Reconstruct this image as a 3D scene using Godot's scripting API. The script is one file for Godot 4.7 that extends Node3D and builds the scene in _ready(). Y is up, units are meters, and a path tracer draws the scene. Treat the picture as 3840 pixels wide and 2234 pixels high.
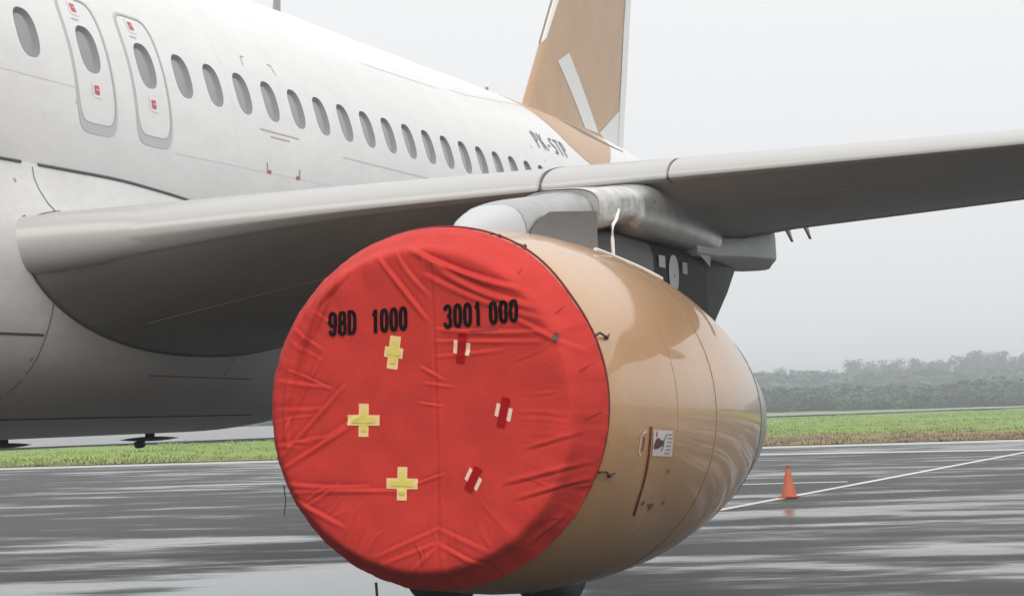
extends Node3D
# World axes: +X runs aft along the aircraft, +Y up, +Z out to its left side. Metres.

var rng := RandomNumberGenerator.new()
var used := {}
var M := {}
var plane: Node3D
const EC := Vector3(0, 1.600, 5.753)
const CO := Vector2(0.050, -0.002)

# ------------------------------------------------------------------ naming
func numbered(n: String) -> String:
	if not used.has(n):
		used[n] = 0
		return n
	used[n] += 1
	return "%s_%03d" % [n, used[n]]

func obj(n: String, mesh: Mesh, m: Material, parent: Node = null) -> MeshInstance3D:
	var o := MeshInstance3D.new()
	o.mesh = mesh
	o.material_override = m
	if parent == null:
		o.name = numbered(n)
		add_child(o, true)
	else:
		o.name = n
		if parent.has_node(n):
			var k := 1
			while parent.has_node("%s_%03d" % [n, k]):
				k += 1
			o.name = "%s_%03d" % [n, k]
		parent.add_child(o, true)
	return o

func thing(n: String, at: Vector3 = Vector3.ZERO) -> Node3D:
	var o := Node3D.new()
	o.name = numbered(n)
	add_child(o, true)
	o.position = at
	return o

func tag(o: Node, label: String, category: String, group: String = "") -> Node:
	o.set_meta("label", label)
	o.set_meta("category", category)
	if group != "":
		o.set_meta("group", group)
	return o

func kind(o: Node, k: String) -> Node:
	o.set_meta("kind", k)
	return o

# ------------------------------------------------------------------ meshes
class MB:
	var v := PackedVector3Array()
	var n := PackedVector3Array()
	var uv := PackedVector2Array()
	var c := PackedColorArray()
	var i := PackedInt32Array()
	func add(p: Vector3, t: Vector2 = Vector2.ZERO) -> int:
		v.append(p)
		uv.append(t)
		return v.size() - 1
	func tri(a: int, b: int, d: int) -> void:
		i.append(a)
		i.append(b)
		i.append(d)
	func quad(a: int, b: int, d: int, e: int) -> void:
		tri(a, b, d)
		tri(a, d, e)
	func grid(rows: Array, closed: bool = false) -> void:
		var base := v.size()
		var w: int = rows[0].size()
		for r in rows.size():
			for k in w:
				add(rows[r][k], Vector2(float(k) / max(1, w - 1), float(r) / max(1, rows.size() - 1)))
		var cols: int = w if closed else w - 1
		for r in rows.size() - 1:
			for k in cols:
				var k2: int = (k + 1) % w
				quad(base + r * w + k, base + r * w + k2, base + (r + 1) * w + k2, base + (r + 1) * w + k)
	func cap(loop: PackedVector3Array) -> void:
		var mid := Vector3.ZERO
		for p in loop:
			mid += p
		var b := add(mid / loop.size())
		for p in loop:
			add(p)
		for k in loop.size():
			tri(b, b + 1 + k, b + 1 + (k + 1) % loop.size())
	# smooth normals, faces turned outwards (away from the middle) unless told otherwise
	func mesh(outward: Variant = null, orient: bool = true) -> ArrayMesh:
		var flip := false
		if orient:
			var s := 0.0
			if outward is Vector3:
				for k in range(0, i.size(), 3):
					s += (v[i[k + 2]] - v[i[k]]).cross(v[i[k + 1]] - v[i[k]]).dot(outward)
			else:
				var mid := Vector3.ZERO
				for p in v:
					mid += p
				mid /= max(1, v.size())
				for k in range(0, i.size(), 3):
					s += (v[i[k + 2]] - v[i[k]]).cross(v[i[k + 1]] - v[i[k]]).dot((v[i[k]] + v[i[k + 1]] + v[i[k + 2]]) / 3.0 - mid)
			flip = s < 0.0
		if flip:
			for k in range(0, i.size(), 3):
				var t := i[k + 1]
				i[k + 1] = i[k + 2]
				i[k + 2] = t
		if n.size() != v.size():
			n.resize(v.size())
			n.fill(Vector3.ZERO)
			var acc := {}
			for k in range(0, i.size(), 3):
				var f := (v[i[k + 2]] - v[i[k]]).cross(v[i[k + 1]] - v[i[k]])
				for q in 3:
					n[i[k + q]] += f
			for k in v.size():
				var key := Vector3i((v[k] * 20000.0).round())
				if acc.has(key):
					if acc[key].normalized().dot(n[k].normalized()) > 0.5:
						acc[key] += n[k]
				else:
					acc[key] = n[k]
			for k in v.size():
				var key := Vector3i((v[k] * 20000.0).round())
				var a: Vector3 = acc[key]
				n[k] = (a if a.normalized().dot(n[k].normalized()) > 0.5 else n[k]).normalized()
		var arr := []
		arr.resize(Mesh.ARRAY_MAX)
		arr[Mesh.ARRAY_VERTEX] = v
		arr[Mesh.ARRAY_NORMAL] = n
		arr[Mesh.ARRAY_TEX_UV] = uv
		if c.size() == v.size() and c.size() > 0:
			arr[Mesh.ARRAY_COLOR] = c
		arr[Mesh.ARRAY_INDEX] = i
		var am := ArrayMesh.new()
		am.add_surface_from_arrays(Mesh.PRIMITIVE_TRIANGLES, arr)
		return am

func loft(rows: Array, caps: bool = true) -> ArrayMesh:
	var b := MB.new()
	b.grid(rows, true)
	if caps:
		b.cap(rows[0])
		b.cap(rows[rows.size() - 1])
	return b.mesh()

func tube(pts: Array, r: float, sides: int = 6, r2: float = -1.0) -> ArrayMesh:
	var rows := []
	var last: int = pts.size() - 1
	for k in pts.size():
		var d: Vector3 = (pts[min(k + 1, last)] - pts[max(k - 1, 0)]).normalized()
		var s := d.cross(Vector3.UP if abs(d.y) < 0.9 else Vector3.RIGHT).normalized()
		var t := s.cross(d)
		var rr: float = r if r2 < 0.0 else lerpf(r, r2, float(k) / last)
		var ring := PackedVector3Array()
		for q in sides:
			var a := TAU * q / sides
			ring.append(pts[k] + (s * cos(a) + t * sin(a)) * rr)
		rows.append(ring)
	return loft(rows)

func box(c: Vector3, s: Vector3, bev: float = 0.01) -> ArrayMesh:
	var rows := []
	var h := s * 0.5
	for q in [[-h.y, bev], [-h.y + bev, 0.0], [h.y - bev, 0.0], [h.y, bev]]:
		var x: float = h.x - q[1]
		var z: float = h.z - q[1]
		var e: float = min(bev, min(x, z) * 0.5)
		rows.append(PackedVector3Array([c + Vector3(x - e, q[0], z), c + Vector3(x, q[0], z - e), c + Vector3(x, q[0], -z + e), c + Vector3(x - e, q[0], -z), c + Vector3(-x + e, q[0], -z), c + Vector3(-x, q[0], -z + e), c + Vector3(-x, q[0], z - e), c + Vector3(-x + e, q[0], z)]))
	return loft(rows)

# surface of revolution about an axis through c along d
func lathe(c: Vector3, d: Vector3, prof: Array, sides: int = 32) -> ArrayMesh:
	var s := d.cross(Vector3.UP if abs(d.y) < 0.9 else Vector3.RIGHT).normalized()
	var t := s.cross(d).normalized()
	var rows := []
	for q in prof:
		var ring := PackedVector3Array()
		for k in sides:
			var a := TAU * k / sides
			ring.append(c + d * q[0] + (s * cos(a) + t * sin(a)) * max(q[1], 0.0005))
		rows.append(ring)
	var b := MB.new()
	b.grid(rows, true)
	return b.mesh()

# quad patch draped over a surface: corners in the surface's own coordinates
func patch(q: Array, f: Callable, nu: int = 6, nv: int = 6, outward: Vector3 = Vector3(0, 0, 1)) -> ArrayMesh:
	var rows := []
	for j in nv + 1:
		var row := PackedVector3Array()
		for k in nu + 1:
			var s := float(k) / nu
			var t := float(j) / nv
			var p: Vector2 = q[0].lerp(q[1], s).lerp(q[3].lerp(q[2], s), t)
			row.append(f.call(p))
		rows.append(row)
	var b := MB.new()
	b.grid(rows)
	return b.mesh(outward)

# band of a given width along a polyline in surface coordinates
func band(pts: Array, w: float, f: Callable, outward: Vector3 = Vector3(0, 0, 1)) -> ArrayMesh:
	var fine := []
	for k in pts.size() - 1:
		var a: Vector2 = pts[k]
		var e: Vector2 = pts[k + 1]
		var m: int = max(1, int(ceil(a.distance_to(e) / 0.12)))
		for s in m:
			fine.append(a.lerp(e, float(s) / m))
	fine.append(pts[pts.size() - 1])
	var rows := []
	for k in fine.size():
		var d: Vector2 = (fine[min(k + 1, fine.size() - 1)] - fine[max(k - 1, 0)]).normalized()
		var s := Vector2(-d.y, d.x) * w * 0.5
		rows.append(PackedVector3Array([f.call(fine[k] + s), f.call(fine[k] - s)]))
	var b := MB.new()
	b.grid(rows)
	return b.mesh(outward)

func ring_between(outer: Array, inner: Array, f: Callable, f2: Callable, outward: Vector3 = Vector3(0, 0, 1)) -> ArrayMesh:
	var ro := PackedVector3Array()
	var ri := PackedVector3Array()
	for k in outer.size():
		var k2: int = (k + 1) % outer.size()
		var m: int = max(1, int(ceil((outer[k] as Vector2).distance_to(outer[k2]) / 0.05)))
		for j in m:
			ro.append(f.call(outer[k].lerp(outer[k2], float(j) / m)))
			ri.append(f2.call(inner[k].lerp(inner[k2], float(j) / m)))
	var b := MB.new()
	b.grid([ro, ri], true)
	return b.mesh(outward)

func disc(loop: Array, f: Callable, outward: Vector3 = Vector3(0, 0, 1)) -> ArrayMesh:
	var c := Vector2.ZERO
	for p in loop:
		c += p
	c /= loop.size()
	var b := MB.new()
	var m := b.add(f.call(c))
	var prev := []
	for s in [0.5, 1.0]:
		var cur := []
		for p in loop:
			cur.append(b.add(f.call(c.lerp(p, s))))
		for k in loop.size():
			var k2: int = (k + 1) % loop.size()
			if prev.is_empty():
				b.tri(m, cur[k], cur[k2])
			else:
				b.quad(prev[k], cur[k], cur[k2], prev[k2])
		prev = cur
	return b.mesh(outward)

# closed rounded outline; h/w full size, e = superellipse power or corner radius
func oblong(c: Vector2, w: float, h: float, e: float, n: int = 32) -> Array:
	var out := []
	for k in n:
		var a := TAU * k / n
		out.append(c + Vector2(sign(cos(a)) * pow(abs(cos(a)), 2.0 / e) * w * 0.5, sign(sin(a)) * pow(abs(sin(a)), 2.0 / e) * h * 0.5))
	return out

func curve(pts: Array, x: float) -> float:      # monotone in x, smooth between
	if x <= pts[0][0]:
		return pts[0][1]
	for k in pts.size() - 1:
		if x <= pts[k + 1][0]:
			var t: float = (x - pts[k][0]) / (pts[k + 1][0] - pts[k][0])
			var p0: float = pts[max(k - 1, 0)][1]
			var p3: float = pts[min(k + 2, pts.size() - 1)][1]
			var d: float = pts[k + 1][0] - pts[k][0]
			var m1: float = (pts[k + 1][1] - p0) / max(1e-6, pts[k + 1][0] - pts[max(k - 1, 0)][0]) * d
			var m2: float = (p3 - pts[k][1]) / max(1e-6, pts[min(k + 2, pts.size() - 1)][0] - pts[k][0]) * d
			return (2 * t * t * t - 3 * t * t + 1) * pts[k][1] + (t * t * t - 2 * t * t + t) * m1 + (-2 * t * t * t + 3 * t * t) * pts[k + 1][1] + (t * t * t - t * t) * m2
	return pts[pts.size() - 1][1]

# ------------------------------------------------------------------ materials
func mat(r: float, g: float, b: float, rough: float, metal: float = 0.0, spec: float = 0.5) -> StandardMaterial3D:
	var m := StandardMaterial3D.new()
	m.albedo_color = Color(r, g, b).linear_to_srgb()
	m.roughness = rough
	m.metallic = metal
	m.metallic_specular = spec
	return m

func noise_img(s: int, size: int, freq: float, oct: int = 4, seamless: bool = true) -> Image:
	var n := FastNoiseLite.new()
	n.seed = s
	n.noise_type = FastNoiseLite.TYPE_SIMPLEX_SMOOTH
	n.frequency = freq
	n.fractal_octaves = oct
	return n.get_seamless_image(size, size, false, false, 0.15) if seamless else n.get_image(size, size)

# faint grime on paint: two noises mixed into an albedo texture between lo and hi
func grime(s: int, lo: float, hi: float, f1: float, f2: float, size: int = 512, tint: Color = Color(1, 1, 1)) -> ImageTexture:
	var a := noise_img(s, size, f1, 4).get_data()
	var b := noise_img(s + 7, size, f2, 3).get_data()
	var out := PackedByteArray()
	out.resize(size * size * 3)
	for k in size * size:
		var t: float = clampf(lerpf(lo, hi, (a[k] * 0.6 + b[k] * 0.4) / 255.0 * 1.4 - 0.2), 0.0, 1.0)
		out[k * 3] = int(255 * t * tint.r)
		out[k * 3 + 1] = int(255 * t * tint.g)
		out[k * 3 + 2] = int(255 * t * tint.b)
	var im := Image.create_from_data(size, size, false, Image.FORMAT_RGB8, out)
	im.generate_mipmaps()
	return ImageTexture.create_from_image(im)

func make_materials() -> void:
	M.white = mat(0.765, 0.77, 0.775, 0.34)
	M.white.albedo_texture = grime(3, 0.95, 1.0, 0.012, 0.06)
	M.white.uv1_triplanar = true
	M.white.uv1_scale = Vector3(0.18, 0.45, 0.45)
	M.fairing = mat(0.70, 0.70, 0.70, 0.36)
	M.fairing.albedo_texture = grime(5, 0.90, 1.0, 0.008, 0.05)
	M.fairing.uv1_triplanar = true
	M.fairing.uv1_scale = Vector3(0.2, 0.5, 0.4)
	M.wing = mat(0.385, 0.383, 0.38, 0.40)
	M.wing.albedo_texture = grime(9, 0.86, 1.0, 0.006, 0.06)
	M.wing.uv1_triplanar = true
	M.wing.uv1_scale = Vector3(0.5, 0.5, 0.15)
	M.slat = mat(0.40, 0.40, 0.40, 0.30)
	M.grey = mat(0.36, 0.37, 0.38, 0.38)
	M.grey.albedo_texture = grime(13, 0.82, 1.0, 0.01, 0.07)
	M.grey.uv1_triplanar = true
	M.grey.uv1_scale = Vector3(0.5, 0.9, 0.9)
	M.pylon = mat(0.50, 0.50, 0.495, 0.34, 0.6)
	M.pylon.albedo_texture = M.grey.albedo_texture
	M.pylon.uv1_triplanar = true
	M.pylon.uv1_scale = Vector3(0.6, 1.1, 1.1)
	M.film = mat(0.78, 0.78, 0.77, 0.35)
	M.film.albedo_texture = grime(17, 0.66, 1.0, 0.012, 0.05)
	M.film.uv1_triplanar = true
	M.film.uv1_scale = Vector3(1.0, 1.0, 1.0)
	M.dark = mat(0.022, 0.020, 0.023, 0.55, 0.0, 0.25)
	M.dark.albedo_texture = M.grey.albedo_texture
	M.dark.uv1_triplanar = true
	M.moss = mat(0.045, 0.055, 0.036, 0.55, 0.0, 0.3)  # plain dark green tone for the tail piece of the pylon
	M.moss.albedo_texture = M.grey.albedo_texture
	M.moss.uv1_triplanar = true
	M.seam = mat(0.10, 0.10, 0.10, 0.7)
	M.softseam = mat(0.58, 0.58, 0.58, 0.6)
	M.rubber = mat(0.03, 0.03, 0.032, 0.75)
	M.metal = mat(0.55, 0.55, 0.56, 0.35, 0.9)
	M.frame = mat(0.20, 0.20, 0.21, 0.5)
	M.pane = mat(0.27, 0.27, 0.28, 0.12)
	M.outline = mat(0.50, 0.505, 0.51, 0.45)
	M.red_mark = mat(0.50, 0.10, 0.12, 0.5)
	M.dark_mark = mat(0.12, 0.11, 0.12, 0.5)
	M.tan = mat(0.54, 0.305, 0.14, 0.36)
	M.tan.clearcoat_enabled = true
	M.tan.clearcoat = 0.65
	M.tan.clearcoat_roughness = 0.03
	M.tan.albedo_texture = grime(21, 0.93, 1.0, 0.008, 0.05)
	M.tan.uv1_triplanar = true
	M.tan.uv1_scale = Vector3(0.4, 0.5, 0.5)
	M.tail_tan = mat(0.52, 0.345, 0.21, 0.45)
	M.tail_tan.albedo_texture = M.tan.albedo_texture
	M.tail_tan.uv1_triplanar = true
	M.tail_tan.uv1_scale = Vector3(0.3, 0.3, 0.3)
	M.nozzle = mat(0.50, 0.49, 0.48, 0.28, 0.55)
	M.nozzle.albedo_texture = M.grey.albedo_texture
	M.nozzle.uv1_triplanar = true
	M.cloth = mat(0.60, 0.044, 0.034, 0.65)
	M.cloth.metallic_specular = 0.28
	M.cloth.albedo_texture = grime(31, 0.88, 1.0, 0.01, 0.09)
	M.cloth.uv1_triplanar = true
	M.cloth.uv1_scale = Vector3(0.8, 0.8, 0.8)
	M.ink = mat(0.008, 0.003, 0.004, 0.7, 0.0, 0.1)
	M.tape_pale = mat(0.80, 0.56, 0.25, 0.6)
	M.tape_yellow = mat(0.66, 0.58, 0.12, 0.6)
	M.tape_white = mat(0.80, 0.56, 0.44, 0.6)
	M.tape_red = mat(0.34, 0.003, 0.005, 0.5, 0.0, 0.2)
	M.strap = mat(0.05, 0.02, 0.02, 0.6)
	M.redcord = mat(0.13, 0.03, 0.02, 0.6)
	M.paint = mat(0.62, 0.62, 0.60, 0.55)
	M.cone = mat(0.52, 0.12, 0.055, 0.6)
	M.bark = mat(0.10, 0.08, 0.06, 0.9)

# ------------------------------------------------------------------ fuselage shape
func sec(x: float) -> Vector3:      # centre height, half width, half height
	var top := 5.80
	var bot := 1.72
	var a := 1.992
	if x > 30.0:
		top -= 0.5 * pow((x - 30.0) / 7.57, 2.5)
	if x > 22.5:
		bot += 3.08 * pow((x - 22.5) / 15.07, 1.5)
	if x > 24.0:
		a *= 1.0 - 0.86 * pow((x - 24.0) / 13.57, 1.7)
	if x < 6.0:
		var t := 1.0 - x / 6.0
		a *= sqrt(max(0.0, 1.0 - pow(t, 2.2)))
		top = 3.2 + (5.80 - 3.2) * sqrt(max(0.0, 1.0 - pow(t, 2.0)))
		bot = 3.2 - (3.2 - 1.72) * sqrt(max(0.0, 1.0 - pow(t, 2.6)))
	return Vector3((top + bot) * 0.5, max(a, 0.02), max((top - bot) * 0.5, 0.02))

func fus(x: float, th: float, off: float = 0.0) -> Vector3:
	var s := sec(x)
	return Vector3(x, s.x + (s.z + off) * sin(th), (s.y + off) * cos(th))

func fus_n(x: float, th: float) -> Vector3:
	var a := fus(x + 0.02, th) - fus(x - 0.02, th)
	var b := fus(x, th + 0.01) - fus(x, th - 0.01)
	return a.cross(b).normalized() * (1.0 if true else -1.0)

# left-hand skin at (x, height), lifted by off
func skin(p: Vector2, off: float) -> Vector3:
	var s := sec(p.x)
	return fus(p.x, asin(clampf((p.y - s.x) / s.z, -1.0, 1.0)), off)

func skin_at(off: float) -> Callable:
	return func(p: Vector2) -> Vector3: return skin(p, off)

const BELT_LO := 4.05
const BELT_HI := 4.57

func th_of(x: float, y: float) -> float:
	var s := sec(x)
	return asin(clampf((y - s.x) / s.z, -1.0, 1.0))

func fus_vert(b: MB, x: float, th: float) -> int:
	var k := b.add(fus(x, th), Vector2(x, th))
	var n := fus_n(x, th)
	var out := Vector3(0, sin(th), cos(th))
	b.n.append(n if n.dot(out) > 0.0 else -n)
	return k

func build_fuselage() -> void:
	var wins := []
	for k in 23:
		wins.append(15.69 + 0.533 * k)
	wins.append_array([15.095, 14.245, 13.42])
	for k in range(1, 14):
		wins.append(13.42 - 0.533 * k)
	wins.sort()
	var xs := [0.0, 0.08, 0.25, 0.5, 0.9, 1.4, 2.0, 2.8, 3.6, 4.4, 5.2, 6.0]
	for w in wins:
		xs.append(w - 0.2)
		xs.append(w + 0.2)
	for q in [28.2, 28.9, 29.6, 30.3, 31.0, 31.8, 32.6, 33.4, 34.2, 35.0, 35.8, 36.5, 37.1, 37.5]:
		xs.append(q)
	xs.sort()
	var first: float = wins[0] - 0.2
	var last: float = wins[wins.size() - 1] + 0.2
	var b := MB.new()
	var m := 128
	var ids := []
	for x in xs:
		var row := []
		var t0 := th_of(x, BELT_HI)
		var t1 := th_of(x, BELT_LO) + TAU
		for k in m + 1:
			row.append(fus_vert(b, x, lerpf(t0, t1, float(k) / m)))
		ids.append(row)
	for r in xs.size() - 1:
		for k in m:
			b.quad(ids[r][k], ids[r][k + 1], ids[r + 1][k + 1], ids[r + 1][k])
	# the belt of windows: each hole is cut out of the skin
	for r in xs.size() - 1:
		var x0: float = xs[r]
		var x1: float = xs[r + 1]
		var c := (x0 + x1) * 0.5
		var hole := false
		for w in wins:
			if abs(w - c) < 0.01:
				hole = true
		if not hole:
			var q := []
			for e in [x0, x1]:
				for k in 7:
					q.append(fus_vert(b, e, lerpf(th_of(e, BELT_LO), th_of(e, BELT_HI), k / 6.0)))
			for k in 6:
				b.quad(q[k], q[k + 1], q[k + 8], q[k + 7])
			continue
		var prev_o := -1
		var prev_i := -1
		var angs := []
		for k in 40:
			angs.append(TAU * k / 40)
		var ca := atan2(0.26, 0.2)
		angs.append_array([ca, PI - ca, PI + ca, TAU - ca])
		angs.sort()
		angs.append(TAU)
		for a: float in angs:
			var d := Vector2(cos(a), sin(a))
			var sc: float = min(0.2 / max(1e-5, abs(d.x)), 0.26 / max(1e-5, abs(d.y)))
			var po := Vector2(c, 4.31) + d * sc
			var pi_ := Vector2(c + sign(d.x) * pow(abs(d.x), 2.0 / 2.6) * 0.14, 4.31 + sign(d.y) * pow(abs(d.y), 2.0 / 2.6) * 0.18)
			var o := fus_vert(b, po.x, th_of(po.x, clampf(po.y, BELT_LO, BELT_HI)))
			var i2 := fus_vert(b, pi_.x, th_of(pi_.x, pi_.y))
			if prev_o >= 0:
				b.quad(prev_o, o, i2, prev_i)
			prev_o = o
			prev_i = i2
	# orient triangles to their normals
	for k in range(0, b.i.size(), 3):
		var f := (b.v[b.i[k + 2]] - b.v[b.i[k]]).cross(b.v[b.i[k + 1]] - b.v[b.i[k]])
		if f.dot(b.n[b.i[k]] + b.n[b.i[k + 1]] + b.n[b.i[k + 2]]) < 0.0:
			var t := b.i[k + 1]
			b.i[k + 1] = b.i[k + 2]
			b.i[k + 2] = t
	var body := obj("fuselage", b.mesh(null, false), M.white, plane)
	# windows
	for w in wins:
		var c := Vector2(w, 4.31)
		var ex: bool = abs(w - 15.095) < 0.01 or abs(w - 14.245) < 0.01
		var fr := ring_between(oblong(c, 0.284, 0.364, 2.6, 40), oblong(c, 0.215, 0.295, 2.5, 40), skin_at(0.0), skin_at(-0.03))
		var host: Node = plane
		if ex:
			host = build_exit(w - 15.095)
		var f := obj("window_frame" if ex else "window", fr, M.frame, host)
		obj("pane", disc(oblong(c, 0.218, 0.298, 2.5, 40), skin_at(-0.029)), M.pane, host if ex else f)
	# seams and marks in the skin
	for q in [[Vector2(18.67, 3.961), Vector2(21.7, 3.959)]]:
		obj("panel_seam", band(q, 0.012, skin_at(0.002)), M.softseam, body)
	var by_angle := func(p: Vector2) -> Vector3: return fus(p.x, deg_to_rad(p.y), 0.002)
	obj("panel_seam", band([Vector2(20.4, 41.6), Vector2(22.4, 42.9)], 0.5, by_angle, Vector3(0, 1, 0.5)), mat(0.70, 0.70, 0.70, 0.5), body)
	obj("panel_seam", band([Vector2(23.2, 44.8), Vector2(24.6, 49.0), Vector2(26.4, 56.5)], 0.6, by_angle, Vector3(0, 1, 0.5)), mat(0.68, 0.68, 0.68, 0.5), body)
	for x in [16.5, 19.1, 21.7, 12.2, 24.3]:
		var pts := []
		for k in 13:
			pts.append(Vector2(x, lerpf(3.45, 5.6, k / 12.0)))
		obj("panel_seam", band(pts, 0.004, skin_at(0.0015)), mat(0.72, 0.72, 0.72, 0.4), body)
	obj("panel_seam", band([Vector2(11.5, 4.0), Vector2(13.95, 3.99)], 0.005, skin_at(0.0015)), mat(0.66, 0.66, 0.66, 0.5), body)
	obj("panel_seam", band([Vector2(15.4, 3.66), Vector2(18.9, 3.67)], 0.005, skin_at(0.0015)), mat(0.68, 0.68, 0.68, 0.5), body)
	for s in [-1.0, 1.0]:
		var c := Vector2(17.37 + s * 0.325, 3.664)
		obj("hoist_mark", band([c + Vector2(-s * 0.02, 0.0) + Vector2(s * 0.02, 0.085), c + Vector2(0, 0), c + Vector2(-s * 0.07, 0.0)], 0.014, skin_at(0.003)), M.dark_mark, body)
		obj("hoist_dot", disc(oblong(c + Vector2(-s * 0.045, 0.012), 0.06, 0.032, 2.0, 12), skin_at(0.005)), M.red_mark, body)
		var c2 := Vector2(17.29 + s * 0.3, 4.675)
		obj("hoist_mark", band([c2 + Vector2(-s * 0.07, 0.004), c2, c2 + Vector2(s * 0.02, -0.085)], 0.012, skin_at(0.003)), mat(0.33, 0.33, 0.33, 0.5), body)
	obj("stencil_line", band([Vector2(16.96, 4.032), Vector2(17.73, 4.028)], 0.012, skin_at(0.003)), mat(0.52, 0.42, 0.42, 0.5), body)
	obj("stencil_line", band([Vector2(17.15, 3.985), Vector2(17.53, 3.984)], 0.012, skin_at(0.003)), mat(0.55, 0.36, 0.37, 0.5), body)
	for q in [Vector2(13.96, 3.885), Vector2(18.9, 3.72), Vector2(25.1, 4.58), Vector2(24.75, 4.72)]:
		obj("port_cap", disc(oblong(q, 0.05, 0.04, 2.0, 10), skin_at(0.002)), M.softseam, body)
	# registration
	var f := SystemFont.new()
	f.font_names = PackedStringArray(["Droid Sans"])
	var txt := "PK-STP"
	for k in txt.length():
		var tm := TextMesh.new()
		tm.text = txt[k]
		tm.font = f
		tm.font_size = 64
		tm.pixel_size = 0.0054
		tm.depth = 0.004
		tm.curve_step = 2.0
		var x := 25.16 + k * 0.237
		var y := 4.85
		var o := obj("registration_letter", tm, mat(0.20, 0.20, 0.21, 0.5), body)
		var p := skin(Vector2(x, y), 0.006)
		var up := (skin(Vector2(x, y + 0.05), 0.006) - skin(Vector2(x, y - 0.05), 0.006)).normalized()
		var ax := (skin(Vector2(x + 0.05, y), 0.006) - skin(Vector2(x - 0.05, y), 0.006)).normalized()
		o.transform = Transform3D(Basis(ax, up, ax.cross(up).normalized()), p)
	# tan paint under the fin
	var lo := [[26.52, 62.0], [26.6, 46.0], [26.84, 34.2], [27.1, 29.6], [27.32, 26.8], [27.7, 24.0], [28.05, 22.9], [28.4, 23.6], [28.77, 26.2], [29.4, 32.8], [30.23, 43.0], [30.6, 48.0]]
	var rows := []
	for k in 61:
		var x := lerpf(26.52, 30.6, pow(k / 60.0, 1.4))
		var a := deg_to_rad(curve(lo, x))
		var e := deg_to_rad(89.0)
		var row := PackedVector3Array()
		for j in 17:
			row.append(fus(x, lerpf(a, e, j / 16.0), 0.003))
		rows.append(row)
	var tb := MB.new()
	tb.grid(rows)
	obj("tail_paint", tb.mesh(Vector3(0, 0.6, 1)), M.tail_tan, body)
	# aerials on the crown
	for q in [[21.45, 0.60, 0.22], [28.08, 0.235, 0.16]]:
		var r0 := []
		for h in [0.0, 0.6, 1.0]:
			var ring := PackedVector3Array()
			var c: float = q[2] * (1.0 - 0.45 * h)
			for k in 12:
				var a := TAU * k / 12
				ring.append(Vector3(q[0] + q[2] * 0.35 * h + cos(a) * c * 0.5, 5.79 + q[1] * h, sin(a) * 0.018))
			r0.append(ring)
		obj("blade_antenna", loft(r0), M.grey, body)

func build_exit(dx: float) -> Node:
	var c := Vector2(15.095 + dx, 4.1975)
	var outer := oblong(c, 0.575, 1.045, 5.5, 64)
	var inner := []
	for p in oblong(c + Vector2(0, 0.028), 0.515, 0.945, 5.5, 64):
		inner.append(p)
	var e := obj("overwing_exit", ring_between(outer, inner, skin_at(0.003), skin_at(0.003)), M.outline, plane)
	var gap := oblong(c + Vector2(0, 0.028), 0.523, 0.953, 5.5, 64)
	obj("door_gap", ring_between(gap, inner, skin_at(0.005), skin_at(0.005)), mat(0.40, 0.40, 0.41, 0.6), e)
	for q in [[Vector2(-0.03, 0.425), 0.056], [Vector2(0.005, -0.192), 0.058]]:
		var p: Vector2 = c + q[0]
		var w: float = q[1]
		obj("placard_border", patch([p + Vector2(-w, -w), p + Vector2(w, -w), p + Vector2(w, w), p + Vector2(-w, w)], skin_at(0.003)), mat(0.80, 0.74, 0.74, 0.5), e)
		w *= 0.58
		obj("placard", patch([p + Vector2(-w, -w), p + Vector2(w, -w), p + Vector2(w, w), p + Vector2(-w, w)], skin_at(0.006)), M.red_mark, e)
		obj("placard_print", patch([p + Vector2(-w * 0.6, -w * 0.2), p + Vector2(w * 0.6, -w * 0.2), p + Vector2(w * 0.6, w * 0.25), p + Vector2(-w * 0.6, w * 0.25)], skin_at(0.008)), mat(0.62, 0.36, 0.36, 0.5), e)
	obj("stencil_line", band([c + Vector2(-0.11, 0.335), c + Vector2(-0.01, 0.335)], 0.014, skin_at(0.003)), mat(0.55, 0.56, 0.55, 0.5), e)
	return e

# ------------------------------------------------------------------ belly fairing
func fairing_pt(x: float, s: float) -> Vector3:    # s 0 = top edge on the left side, 1 = keel
	var yt := curve([[9.0, 3.38], [14.3, 3.385], [14.9, 3.368], [15.9, 3.30], [16.6, 3.18], [17.6, 3.0], [23.0, 2.6]], x)
	var k := smoothstep(9.6, 11.8, x) * (1.0 - smoothstep(18.6, 22.5, x))
	var zt := skin(Vector2(x, yt), 0.0).z
	var pts := [Vector2(zt, yt), Vector2(zt + 0.075, yt - 0.24), Vector2(zt + 0.165, yt - 0.52), Vector2(zt + 0.19, 2.62), Vector2(zt + 0.14, 2.22), Vector2(zt - 0.05, 1.88), Vector2(zt - 0.50, 1.60), Vector2(zt - 1.15, 1.475), Vector2(0.0, 1.455)]
	var f := s * (pts.size() - 1)
	var i: int = min(int(f), pts.size() - 2)
	var t := f - i
	var p0: Vector2 = pts[max(i - 1, 0)]
	var p3: Vector2 = pts[min(i + 2, pts.size() - 1)] if i + 2 < pts.size() else Vector2(-pts[i].x, pts[i].y)
	var q: Vector2 = pts[i].cubic_interpolate(pts[i + 1], p0, p3, t)
	# fade into the hull at both ends
	var sc := sec(x)
	var a := atan2((q.y - sc.x) / sc.z, q.x / sc.y)
	var h := Vector2(cos(a) * sc.y, sc.x + sin(a) * sc.z) * 1.0
	q = (h + (q - h).normalized() * -0.03).lerp(q, k)
	return Vector3(x, q.y, q.x)

func fairing_xy(p: Vector2, off: float) -> Vector3:
	var lo := 0.0
	var hi := 1.0
	for k in 18:
		var mid := (lo + hi) * 0.5
		if fairing_pt(p.x, mid).y > p.y:
			lo = mid
		else:
			hi = mid
	var q := fairing_pt(p.x, lo)
	return q + Vector3(0, 0, off)

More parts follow.
